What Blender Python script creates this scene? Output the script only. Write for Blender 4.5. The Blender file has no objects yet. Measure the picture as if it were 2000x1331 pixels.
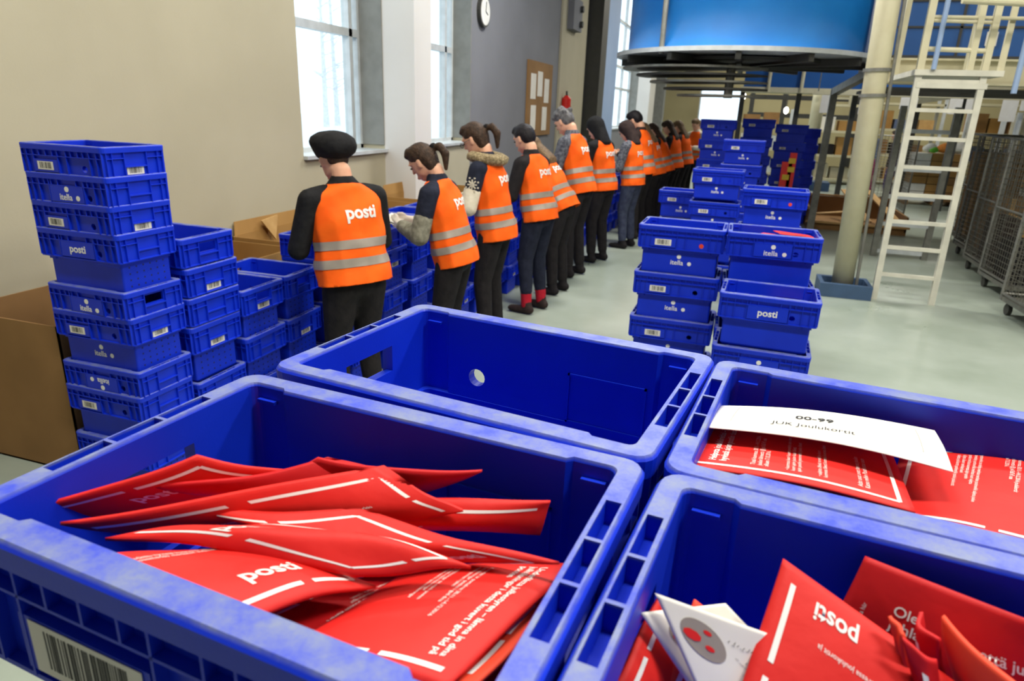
import bpy, bmesh, math, random
from mathutils import Vector, Matrix
from mathutils.bvhtree import BVHTree
random.seed(7)
sc = bpy.context.scene
C = bpy.context.collection
PI = math.pi

# ------------------------------------------------------------------ camera
F, PITCH, ROLL, H, AZ = 1320.0, 0.3320, 0.0376, 1.75, math.atan(440/1390.)
def cam_basis():
    cp, sp = math.cos(PITCH), math.sin(PITCH)
    r0 = Vector((1,0,0)); f = Vector((0,cp,-sp)); u = Vector((0,sp,cp))
    c, s = math.cos(ROLL), math.sin(ROLL)
    right = c*r0 + s*u; up = -s*r0 + c*u
    ca, sa = math.cos(AZ), math.sin(AZ)
    T = lambda v: Vector((v.x*ca - v.y*sa, v.x*sa + v.y*ca, v.z))
    return T(right), T(up), T(f)
ri, up, fw = cam_basis()
cam_d = bpy.data.cameras.new('camera'); cam = bpy.data.objects.new('camera', cam_d); C.objects.link(cam)
M = Matrix((ri, up, -fw)).transposed().to_4x4(); M.translation = Vector((0,0,H)); cam.matrix_world = M
cam_d.sensor_width = 36; cam_d.lens = F/2000*36; cam_d.clip_start = .02; cam_d.clip_end = 300
cam_d.dof.use_dof = True; cam_d.dof.focus_distance = 1.15; cam_d.dof.aperture_fstop = 8
sc.camera = cam
# ------------------------------------------------------------------ view, world
sc.view_settings.view_transform = 'Standard'; sc.view_settings.look = 'None'
sc.view_settings.gamma = 1; sc.view_settings.use_curve_mapping = False
sc.view_settings.exposure = 0.0
w = bpy.data.worlds.new('sky'); sc.world = w; w.use_nodes = True
bg = w.node_tree.nodes['Background']; bg.inputs[0].default_value = (.80,.90,1,1); bg.inputs[1].default_value = 2.0
# ------------------------------------------------------------------ lamps of the hall (area part; their housings come later)
def area(name, loc, sx, sy, power, col, rot=(0,0,0)):
    l = bpy.data.lights.new(name, 'AREA'); l.shape = 'RECTANGLE'; l.size = sx; l.size_y = sy
    l.energy = power; l.color = col
    o = bpy.data.objects.new(name, l); C.objects.link(o); o.location = loc; o.rotation_euler = rot
    return o
LAMPS = [(-.5,1.0),(2.2,.8),(-1.3,4.2),(2.2,4.2),(5.5,3.5),(-1.0,8.6),(3.2,14),(6.0,9.5),(0,16.5),(4.0,20),(-1.5,21),(6,25),(1,26)]
PW = [150,160,100,140,150,230,150,160,130,120,120,140,110]
for i,(x,y) in enumerate(LAMPS):
    area('lamp_light', (x,y,5.15), 1.4, .5, PW[i], (1,.95,.86))

# ------------------------------------------------------------------ materials
def lin(c):
    out = []
    for v in c:
        v /= 255.; out.append(v/12.92 if v <= .04045 else ((v+.055)/1.055)**2.4)
    return tuple(out)+(1,)
def mat(name, rgb, rough=.6, metal=0, rgb2=None, nscale=8, bump=0, bscale=60, spec=.5, coat=0, detail=3, lo=.35, hi=.65, sheen=0):
    m = bpy.data.materials.new(name); m.use_nodes = True; nt = m.node_tree; N = nt.nodes; L = nt.links
    b = N['Principled BSDF']; b.inputs['Roughness'].default_value = rough; b.inputs['Metallic'].default_value = metal
    b.inputs['Specular IOR Level'].default_value = spec; b.inputs['Coat Weight'].default_value = coat
    b.inputs['Sheen Weight'].default_value = sheen
    if rgb2 is None: rgb2 = tuple(v*.93 for v in rgb)
    tc = N.new('ShaderNodeTexCoord'); nz = N.new('ShaderNodeTexNoise'); nz.inputs['Scale'].default_value = nscale; nz.inputs['Detail'].default_value = detail
    rp = N.new('ShaderNodeValToRGB'); rp.color_ramp.elements[0].position = lo; rp.color_ramp.elements[1].position = hi
    rp.color_ramp.elements[0].color = lin(rgb); rp.color_ramp.elements[1].color = lin(rgb2)
    L.new(tc.outputs['Object'], nz.inputs['Vector']); L.new(nz.outputs['Fac'], rp.inputs[0]); L.new(rp.outputs[0], b.inputs['Base Color'])
    if bump:
        n2 = N.new('ShaderNodeTexNoise'); n2.inputs['Scale'].default_value = bscale; n2.inputs['Detail'].default_value = 4
        bp = N.new('ShaderNodeBump'); bp.inputs['Strength'].default_value = bump; bp.inputs['Distance'].default_value = .01
        L.new(tc.outputs['Object'], n2.inputs['Vector']); L.new(n2.outputs['Fac'], bp.inputs['Height']); L.new(bp.outputs[0], b.inputs['Normal'])
    return m
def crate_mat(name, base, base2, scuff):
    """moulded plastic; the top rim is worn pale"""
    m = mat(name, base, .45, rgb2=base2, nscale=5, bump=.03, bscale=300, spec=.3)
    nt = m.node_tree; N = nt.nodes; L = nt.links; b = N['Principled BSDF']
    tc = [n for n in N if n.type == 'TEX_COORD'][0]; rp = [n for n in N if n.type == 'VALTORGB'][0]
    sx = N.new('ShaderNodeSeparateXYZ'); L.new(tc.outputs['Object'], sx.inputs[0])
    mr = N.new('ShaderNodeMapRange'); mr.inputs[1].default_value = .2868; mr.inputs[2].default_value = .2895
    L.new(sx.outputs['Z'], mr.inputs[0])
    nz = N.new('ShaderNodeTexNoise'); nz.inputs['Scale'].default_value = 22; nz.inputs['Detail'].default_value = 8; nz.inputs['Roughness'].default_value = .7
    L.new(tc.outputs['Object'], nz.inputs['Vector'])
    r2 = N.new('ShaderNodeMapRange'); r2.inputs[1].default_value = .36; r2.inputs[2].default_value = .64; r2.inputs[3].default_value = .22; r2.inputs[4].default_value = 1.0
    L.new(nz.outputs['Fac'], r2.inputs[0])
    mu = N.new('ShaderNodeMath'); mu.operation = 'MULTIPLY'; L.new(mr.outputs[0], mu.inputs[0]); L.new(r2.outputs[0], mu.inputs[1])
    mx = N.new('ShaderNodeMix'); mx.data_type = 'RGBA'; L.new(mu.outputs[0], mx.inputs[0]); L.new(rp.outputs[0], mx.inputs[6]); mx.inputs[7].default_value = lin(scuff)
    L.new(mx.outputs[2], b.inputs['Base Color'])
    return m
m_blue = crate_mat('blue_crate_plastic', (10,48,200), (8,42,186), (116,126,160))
m_blue_d = mat('hole_shade', (10,20,80), .8)  # shade inside the perforations, given as dark colour on small raised squares
m_white = mat('white_print', (232,232,226), .6)
m_paper = mat('white_paper', (226,224,216), .8, rgb2=(220,217,206))
m_black = mat('black_ink', (25,25,28), .6)
m_red = mat('red_envelope_paper', (208,30,22), .62, rgb2=(200,24,18), nscale=14, bump=.15, bscale=25, spec=.35)
m_redd = mat('dark_red_paper', (190,18,24), .6, rgb2=(180,16,20), spec=.3, bump=.15, bscale=25)
m_sal = mat('orange_red_paper', (226,74,44), .62, rgb2=(218,62,38), spec=.3)
m_vest = mat('orange_vest_fabric', (252,104,20), .75, rgb2=(245,92,12), nscale=6, bump=.35, bscale=14, spec=.2)
m_refl = mat('grey_reflective_tape', (158,148,136), .45, rgb2=(146,136,126), metal=.1)
m_skin = mat('skin', (222,170,140), .6, rgb2=(212,156,128))
m_eye = mat('eye', (40,28,24), .3)
m_card = mat('cardboard', (168,128,70), .85, rgb2=(156,116,60), nscale=3)
m_cardd = mat('brown_cardboard', (142,106,62), .85, rgb2=(130,96,54), nscale=3)
m_wall = mat('cream_wall_paint', (182,175,151), .85, rgb2=(176,169,145), nscale=1.5, bump=.05)
m_wallg = mat('shaded_wall_grey', (122,124,130), .85, rgb2=(116,118,124), nscale=1.2)  # backlit shade of the left wall is mixed into this grey
m_pillar = mat('white_wall_paint', (222,220,216), .85, rgb2=(216,214,210), nscale=1)
m_palebl = mat('pale_blue_paint_and_light', (150,172,205), .7, rgb2=(140,164,200), nscale=1)  # pipes are this colour; on the pillar it carries bluish light
m_frame = mat('pale_aluminium', (208,214,216), .4, metal=.2)
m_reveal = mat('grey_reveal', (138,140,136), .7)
m_dark = mat('dark_grey_metal', (70,70,66), .6, metal=.3)
m_grey = mat('galvanised_steel', (136,136,128), .45, metal=.5, rgb2=(118,118,112), nscale=12)
m_cream = mat('cream_steel_paint', (206,200,168), .5, rgb2=(200,193,160))
m_ladder = mat('pale_ladder_paint', (210,208,192), .5)
m_base = mat('blue_grey_plinth', (58,84,116), .6)
m_drum = mat('bright_blue_sheet', (40,150,242), .34, rgb2=(30,138,232), nscale=1.3)
m_drumd = mat('deep_blue_sheet', (26,84,150), .45, rgb2=(22,76,140), nscale=1.3)
m_ceil = mat('ceiling_white', (200,198,190), .9)
m_far = mat('far_wall_paint', (178,168,128), .9, rgb2=(165,155,118), nscale=.6)
m_snow = mat('snow', (238,242,246), .9)
m_bark = mat('washed_out_bark', (200,205,208), .9, rgb2=(225,228,230))  # haze and outdoor glare put into the bark as a pale colour
m_wood = mat('pale_wood', (196,158,100), .7, rgb2=(180,142,86), nscale=9)
m_redp = mat('red_plastic', (220,36,30), .4)
m_yel = mat('yellow_plastic', (214,180,40), .4)
m_mesh = mat('mesh_wire', (104,102,92), .5, metal=.4)
m_dolly = mat('grey_green_board', (150,158,120), .7, rgb2=(120,128,92), nscale=20)
def fm(name, rgb, rgb2=None, ns=20, bump=.4, bs=40, rough=.85): return mat(name, rgb, rough, rgb2=rgb2, nscale=ns, bump=bump, bscale=bs, spec=.2)
f_black = fm('black_knit', (30,30,32), (22,22,24))
f_navy = fm('navy_fabric', (34,38,54), (26,30,44))
f_dark = fm('dark_trouser_fabric', (36,33,34), (28,26,28))
f_jean = fm('blue_grey_denim', (66,72,92), (50,56,78))
f_grey = fm('grey_green_fabric', (140,138,122), (110,108,94), 30)
f_cream = fm('cream_knit', (224,218,198), (212,204,182))
f_brown = fm('dark_brown_fabric', (56,44,42), (44,34,34))
f_red = fm('red_sock_knit', (178,30,48), (160,24,40))
f_fur = fm('fur', (168,152,118), (110,96,70), 60, 1, 90)
f_glove = fm('white_glove', (226,218,204), (214,204,190))
f_plaid = fm('grey_plaid_fabric', (110,112,120), (60,62,72), 40)
h_brown = fm('brown_hair', (72,54,42), (50,38,30), 40, .6, 90, .55)
h_black = fm('black_hair', (34,30,34), (24,22,26), 40, .6, 90, .5)
h_grey = fm('grey_hair', (112,112,114), (84,82,84), 40, .6, 90, .55)
h_fair = fm('light_brown_hair', (124,100,72), (96,76,54), 40, .6, 90, .55)
f_pink = fm('pink_fabric', (200,50,130))
f_purple = fm('purple_fabric', (70,44,100))
f_blgr = fm('blue_grey_top', (96,110,140))
def floor_mat():
    m = bpy.data.materials.new('painted_concrete_floor'); m.use_nodes = True; N = m.node_tree.nodes; L = m.node_tree.links
    b = N['Principled BSDF']; b.inputs['Roughness'].default_value = .3
    tc = N.new('ShaderNodeTexCoord'); n1 = N.new('ShaderNodeTexNoise'); n1.inputs['Scale'].default_value = .9; n1.inputs['Detail'].default_value = 9; n1.inputs['Roughness'].default_value = .65
    rp = N.new('ShaderNodeValToRGB'); e = rp.color_ramp.elements; e[0].position = .3; e[0].color = lin((138,150,136)); e[1].position = .72; e[1].color = lin((166,176,166))
    L.new(tc.outputs['Object'], n1.inputs['Vector']); L.new(n1.outputs['Fac'], rp.inputs[0]); L.new(rp.outputs[0], b.inputs['Base Color'])
    r2 = N.new('ShaderNodeMapRange'); r2.inputs[3].default_value = .2; r2.inputs[4].default_value = .42
    L.new(n1.outputs['Fac'], r2.inputs[0]); L.new(r2.outputs[0], b.inputs['Roughness'])
    n2 = N.new('ShaderNodeTexNoise'); n2.inputs['Scale'].default_value = 3.5; L.new(tc.outputs['Object'], n2.inputs['Vector'])
    bp = N.new('ShaderNodeBump'); bp.inputs['Strength'].default_value = .12; bp.inputs['Distance'].default_value = .02
    L.new(n2.outputs['Fac'], bp.inputs['Height']); L.new(bp.outputs[0], b.inputs['Normal'])
    return m
m_floor = floor_mat()
def glass_mat():
    m = bpy.data.materials.new('window_glass'); m.use_nodes = True; N = m.node_tree.nodes; L = m.node_tree.links
    N.remove(N['Principled BSDF']); t = N.new('ShaderNodeBsdfTransparent'); t.inputs[0].default_value = (.94,.97,.97,1)
    g = N.new('ShaderNodeBsdfGlossy'); g.inputs['Roughness'].default_value = .02
    x = N.new('ShaderNodeMixShader'); x.inputs[0].default_value = .05
    L.new(t.outputs[0], x.inputs[1]); L.new(g.outputs[0], x.inputs[2]); L.new(x.outputs[0], N['Material Output'].inputs[0])
    return m
m_glass = glass_mat()
def emis(name, rgb, s):
    m = bpy.data.materials.new(name); m.use_nodes = True; b = m.node_tree.nodes['Principled BSDF']
    b.inputs['Emission Color'].default_value = lin(rgb); b.inputs['Emission Strength'].default_value = s
    return m
m_tube = emis('lamp_tube', (255,250,235), 8)

# ------------------------------------------------------------------ helpers
def mesh_of(bm, name, mats, smooth=False):
    me = bpy.data.meshes.new(name); bm.normal_update(); bm.to_mesh(me); bm.free()
    for m in (mats if isinstance(mats, (list,tuple)) else [mats]): me.materials.append(m)
    if smooth: me.polygons.foreach_set('use_smooth', [True]*len(me.polygons))
    return me
def link(name, me, parent=None, loc=None, rot=None, label=None):
    o = bpy.data.objects.new(name, me); C.objects.link(o); o.parent = parent
    if loc is not None: o.location = loc
    if rot is not None: o.rotation_euler = rot
    if label: o['label'] = label
    return o
def obj(name, bm, m, parent=None, smooth=False, loc=None, rot=None, label=None):
    return link(name, mesh_of(bm, name, m, smooth), parent, loc, rot, label)
def tag(o, label, cat, group=None, kind=None):
    o['label'] = label; o['category'] = cat
    if group: o['group'] = group
    if kind: o['kind'] = kind
    return o
def thing(name, label, cat, loc=(0,0,0), rz=0, group=None):
    o = bpy.data.objects.new(name, None); C.objects.link(o); o.location = loc; o.rotation_euler = (0,0,rz); o.empty_display_size = .1
    return tag(o, label, cat, group)
def struct(o): o['kind'] = 'structure'; return o
def box(bm, x0,x1,y0,y1,z0,z1, mi=0):
    vs = [bm.verts.new((x,y,z)) for x in (x0,x1) for y in (y0,y1) for z in (z0,z1)]
    for q in ((0,1,3,2),(4,6,7,5),(0,4,5,1),(2,3,7,6),(0,2,6,4),(1,5,7,3)):
        f = bm.faces.new([vs[i] for i in q]); f.material_index = mi
    return vs
def tube(bm, a, b, r, n=10, r2=None):
    a = Vector(a); b = Vector(b); d = (b-a).normalized(); r2 = r if r2 is None else r2
    q = Vector((0,0,1)) if abs(d.z) < .9 else Vector((1,0,0)); u = d.cross(q).normalized(); v = d.cross(u)
    A = []; B = []
    for k in range(n):
        t = 2*PI*k/n; o = u*math.cos(t)+v*math.sin(t); A.append(bm.verts.new(a+o*r)); B.append(bm.verts.new(b+o*r2))
    for k in range(n): bm.faces.new((A[k],A[(k+1)%n],B[(k+1)%n],B[k]))
    bm.faces.new(A[::-1]); bm.faces.new(B)
def bar(bm, a, b, w, h):
    """rectangular bar from a to b, w across (horizontal), h high"""
    a = Vector(a); b = Vector(b); d = (b-a).normalized()
    q = Vector((0,0,1)) if abs(d.z) < .95 else Vector((0,1,0)); u = d.cross(q).normalized()*w/2; v = u.cross(d).normalized()*h/2
    vs = [bm.verts.new(p+su*u+sv*v) for p in (a,b) for su,sv in ((-1,-1),(1,-1),(1,1),(-1,1))]
    for f in ((0,1,2,3),(7,6,5,4),(0,4,5,1),(1,5,6,2),(2,6,7,3),(3,7,4,0)): bm.faces.new([vs[i] for i in f])
def text_mesh(s, size, m, bold=0, extrude=.0006, align='CENTER', space=1, name='printed_text'):
    cu = bpy.data.curves.new('t', 'FONT'); cu.body = s; cu.size = size; cu.align_x = align; cu.align_y = 'CENTER'
    cu.extrude = extrude; cu.offset = bold*size; cu.resolution_u = 3; cu.space_line = space
    o = bpy.data.objects.new('t', cu); C.objects.link(o)
    dg = bpy.context.evaluated_depsgraph_get(); me = bpy.data.meshes.new_from_object(o.evaluated_get(dg)); me.name = name
    bpy.data.objects.remove(o); me.materials.clear(); me.materials.append(m); return me
def disc(bm, cx, cy, r, z0=0, z1=.0006, n=20, mi=0):
    A = [bm.verts.new((cx+r*math.cos(2*PI*k/n), cy+r*math.sin(2*PI*k/n), z0)) for k in range(n)]
    B = [bm.verts.new((v.co.x, v.co.y, z1)) for v in A]
    bm.faces.new(B).material_index = mi; bm.faces.new(A[::-1]).material_index = mi
    for k in range(n): bm.faces.new((A[k],A[(k+1)%n],B[(k+1)%n],B[k])).material_index = mi
def join_meshes(pairs, name, m):
    bm = bmesh.new()
    for me, mx in pairs:
        b2 = bmesh.new(); b2.from_mesh(me); bmesh.ops.transform(b2, matrix=mx, verts=b2.verts)
        t = bpy.data.meshes.new('t'); b2.to_mesh(t); b2.free(); bm.from_mesh(t); bpy.data.meshes.remove(t)
    for f in bm.faces: f.material_index = 0
    return mesh_of(bm, name, m)

# ------------------------------------------------------------------ the hall
XW = -3.5                                   # inner face of the left wall
def bx(name, x0,x1,y0,y1,z0,z1, m, parent=None, s=True):
    bm = bmesh.new(); box(bm, x0,x1,y0,y1,z0,z1); o = obj(name, bm, m, parent)
    if s and parent is None: struct(o)
    return o
bx('floor', -4.6, 10, -3, 31, -.2, 0, m_floor)
bx('ceiling', -4, 10, -3, 31, 5.6, 5.8, m_ceil)
bx('wall_right', 9.8, 10, -3, 31, 0, 5.6, m_wall)
bx('light_block_wall', -3.5, 9.8, -3.2, -3, 0, 5.6, m_wallg)  # unseen wall, added to keep sky light from entering behind the camera
def far_wall():
    bm = bmesh.new()
    box(bm, -3.5,-1.85,29,29.3,0,5.6); box(bm, -.3,9.8,29,29.3,0,5.6); box(bm, -1.85,-.3,29,29.3,0,1.5); box(bm, -1.85,-.3,29,29.3,2.75,5.6)
    struct(obj('wall_far', bm, m_far))
far_wall()
# left wall: solid with three window openings, sill 1.29
TOP = 5.6; OPEN = [(5.05,6.47,m_wall),(7.25,8.84,m_wall),(17.9,23.6,m_wallg)]
def left_wall():
    bm = bmesh.new(); y = -3
    for (a,b,_) in OPEN:
        box(bm, XW-.32, XW, y, a, 0, TOP); box(bm, XW-.32, XW, a, b, 0, 1.29); box(bm, XW-.32, XW, a, b, 5.2, TOP); y = b
    box(bm, XW-.32, XW, y, 31, 0, TOP)
    o = struct(obj('wall_left', bm, [m_wall, m_wallg]))
    for p in o.data.polygons:
        if p.center.y > 8.9: p.material_index = 1  # same wall, its shade between the windows painted as grey
left_wall()
bx('trim_1', XW, -3.156, 6.47, 6.86, 0, TOP, m_pillar)      # white pilaster by the first window
bx('trim_2', XW, -3.15, 15.5, 16.1, 0, TOP, m_dark)  # unlit pillar face, its shade put in as a dark colour
bx('trim_3', XW, -3.2, 16.1, 17.8, 0, TOP, m_palebl)  # pillar side, bluish light from the machine painted into its colour
bx('trim_4', XW, -3.46, 13.3, 15.4, 0, TOP, m_wall)
bx('trim_5', XW, -3.1, 23.6, 25.0, 0, TOP, m_pillar)
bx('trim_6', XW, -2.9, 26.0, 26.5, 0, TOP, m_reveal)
def window(n, a, b, mullions, trans):
    g = bmesh.new(); box(g, XW-.30, XW-.295, a, b, 1.29, 5.2)
    root = struct(obj('window_%d' % n, g, m_glass))
    f = bmesh.new(); t = .05
    box(f, XW-.33, XW-.25, a, a+t, 1.29, 5.2); box(f, XW-.33, XW-.25, b-t, b, 1.29, 5.2)
    box(f, XW-.33, XW-.25, a, b, 1.29, 1.34); box(f, XW-.33, XW-.25, a, b, 5.15, 5.2)
    for y in mullions: box(f, XW-.33, XW-.25, y-.03, y+.03, 1.34, 5.15)
    for z in trans: box(f, XW-.33, XW-.25, a+t, b-t, z-.035, z+.035)
    obj('window_frame', f, m_frame, root)
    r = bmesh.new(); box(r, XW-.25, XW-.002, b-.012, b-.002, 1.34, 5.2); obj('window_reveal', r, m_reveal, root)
    s = bmesh.new(); box(s, XW-.25, XW+.04, a, b, 1.27, 1.30); obj('window_sill', s, m_frame, root)
window(1, 5.05, 6.47, [6.3], [2.38, 4.2])
window(2, 7.25, 8.84, [8.05, 8.6], [2.42, 4.2])
window(3, 17.9, 23.6, [19.3, 20.7, 22.1], [2.4, 3.0, 4.2])
g = bmesh.new(); box(g, -1.85,-.3,29.1,29.12,1.5,2.75); wf = struct(obj('window_4', g, m_glass))
f = bmesh.new()
for x in (-1.85,-.35): box(f, x, x+.05, 29.0, 29.2, 1.5, 2.75)
box(f, -1.8,-.35,29.0,29.2,1.5,1.55); box(f, -1.8,-.35,29.0,29.2,2.7,2.75); obj('window_frame', f, m_frame, wf)
# outside
o = bx('snow_ground', -90, -4.6, -20, 80, -.35, -.02, m_snow, s=False); tag(o, 'flat white snowy ground seen through the windows', 'snow', kind='structure')
o = bx('snow_field', -4.6, 30, 31.1, 80, -.35, -.02, m_snow, s=False); tag(o, 'white snow outside the far end window', 'snow', kind='structure')
tnames = ['leftmost', 'second', 'third', 'fourth', 'fifth', 'sixth', 'rightmost']
for i in range(7):
    y = 34 + i*3.3; x = -30 + random.uniform(-2,2); bm = bmesh.new(); hh = random.uniform(9,13)
    tube(bm, (0,0,-.1), (random.uniform(-.3,.3),0,hh), .22, 8, .05)
    for k in range(26):
        z = 2+random.random()*(hh-2.5); a = random.random()*6.28; l = (1.9-1.3*z/hh)
        tube(bm, (0,0,z), (l*math.cos(a), l*math.sin(a), z+random.uniform(.2,.8)), .05, 5, .01)
    o = obj('birch_tree', bm, m_bark, loc=(x,y,0)); tag(o, 'bare tree washed pale by glare outside the nearest window, %s of the row' % tnames[i], 'tree', 'washed-out trees outside the window')

# clock, notice board, junction box on the grey wall
t = thing('wall_clock', 'round wall clock with dark rim high on the grey wall', 'clock', (XW, 9.2, 2.93))
bm = bmesh.new(); tube(bm, (0,0,0), (.05,0,0), .19, 28); obj('clock_rim', bm, m_dark, t, label='dark rim')
bm = bmesh.new(); tube(bm, (.05,0,0), (.056,0,0), .165, 28); obj('clock_face', bm, m_white, t)
bm = bmesh.new(); bar(bm, (.058,0,0), (.058,.02,.12), .006, .012); bar(bm, (.058,0,0), (.058,.08,-.03), .006, .012); obj('clock_hands', bm, m_black, t)
t = thing('notice_board', 'brown cork notice board with pinned white sheets on the grey wall', 'board', (XW+.004, 12.05, 1.9))
bm = bmesh.new(); box(bm, 0,.03,-.75,.75,-.6,.6); obj('board', bm, m_cardd, t)
for k,(y,z) in enumerate([(-.45,.2),(-.05,.25),(.38,.15),(-.4,-.3),(.3,-.32)]):
    bm = bmesh.new(); box(bm, .031,.034,y-.15,y+.15,z-.2,z+.2); obj('pinned_sheet', bm, m_paper, t)
t = thing('junction_box', 'pale electrical box with two dark knobs high on the wall', 'box', (-3.46, 14.0, 3.45))
bm = bmesh.new(); box(bm, 0,.12,-.35,.35,-.25,.3); obj('box_body', bm, m_wallg, t)
for z in (-.12,.15):
    bm = bmesh.new(); tube(bm, (.12,.2,z), (.18,.2,z), .06, 12); obj('knob', bm, m_dark, t)
t = thing('fire_extinguisher', 'red fire extinguisher hanging on the wall behind the grey-haired worker', 'extinguisher', (XW+.12, 13.6, 1.45))
bm = bmesh.new(); tube(bm, (0,0,0),(0,0,.5), .09, 16); tube(bm, (0,0,.5),(0,0,.56), .09, 16, .03); obj('cylinder', bm, m_redp, t)
bm = bmesh.new(); tube(bm, (0,0,.56),(0,0,.64), .02, 8); tube(bm, (0,0,.62),(.1,0,.3), .012, 6); obj('hose', bm, m_dark, t)

# ceiling luminaires (above the view)
nm = ['over the blue crates','over the front right floor','over the left crate row','over the middle floor','by the right wall','over the first workers','over the cages','by the far right','behind the blue drum','over the far shelves','by the far windows','in the far right corner','in front of the far wall']
for i,(x,y) in enumerate(LAMPS):
    t = thing('ceiling_light', 'long white ceiling light %s' % nm[i], 'light', (x,y,5.2))
    bm = bmesh.new(); box(bm, -.72,.72,-.27,.27,0,.06); box(bm, -.03,.03,-.03,.03,.06,.4); obj('housing', bm, m_white, t)
    bm = bmesh.new()
    tube(bm, (-.68,-.12,-.02), (.68,-.12,-.02), .018, 8); tube(bm, (-.68,.12,-.02), (.68,.12,-.02), .018, 8); obj('lamp_tube', bm, m_tube, t)

# ------------------------------------------------------------------ crates
HX, HY, HZ = .25, .175, .29
LX = [-.2175,-.18,-.174,-.138,-.102,-.05,0,.05,.102,.138,.174,.18,.2175]
SY = [-.1425,-.09,-.055,-.031,-.027,.027,.031,.055,.09,.1425]
def ring(d, z, inner=False):
    """rounded rectangle, d inside the outline"""
    hx, hy = HX-d, HY-d; r = max(.024-d, .010); out = []
    def dd(x): return .006 if (inner and abs(x) <= .1745) else 0
    cx, cy = hx-r, hy-r
    lx = [max(-cx, min(cx, x)) for x in LX]; sy = [max(-cy, min(cy, y)) for y in SY]
    lx[0], lx[-1] = -cx, cx; sy[0], sy[-1] = -cy, cy
    for k,x in enumerate(lx): out.append((x, -hy+dd(x), z))
    for k in (1,2,3): t = -PI/2 + k*PI/8; out.append((cx+r*math.cos(t), -cy+r*math.sin(t), z))
    for y in sy: out.append((hx, y, z))
    for k in (1,2,3): t = k*PI/8; out.append((cx+r*math.cos(t), cy+r*math.sin(t), z))
    for x in lx[::-1]: out.append((x, hy-dd(x), z))
    for k in (1,2,3): t = PI/2+k*PI/8; out.append((-cx+r*math.cos(t), cy+r*math.sin(t), z))
    for y in sy[::-1]: out.append((-hx, y, z))
    for k in (1,2,3): t = PI+k*PI/8; out.append((-cx+r*math.cos(t), -cy+r*math.sin(t), z))
    return out
NL, NS = len(LX), len(SY)
i0, i1, i2, i3 = 0, NL+3, NL+3+NS+3, NL+3+NS+3+NL+3
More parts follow.
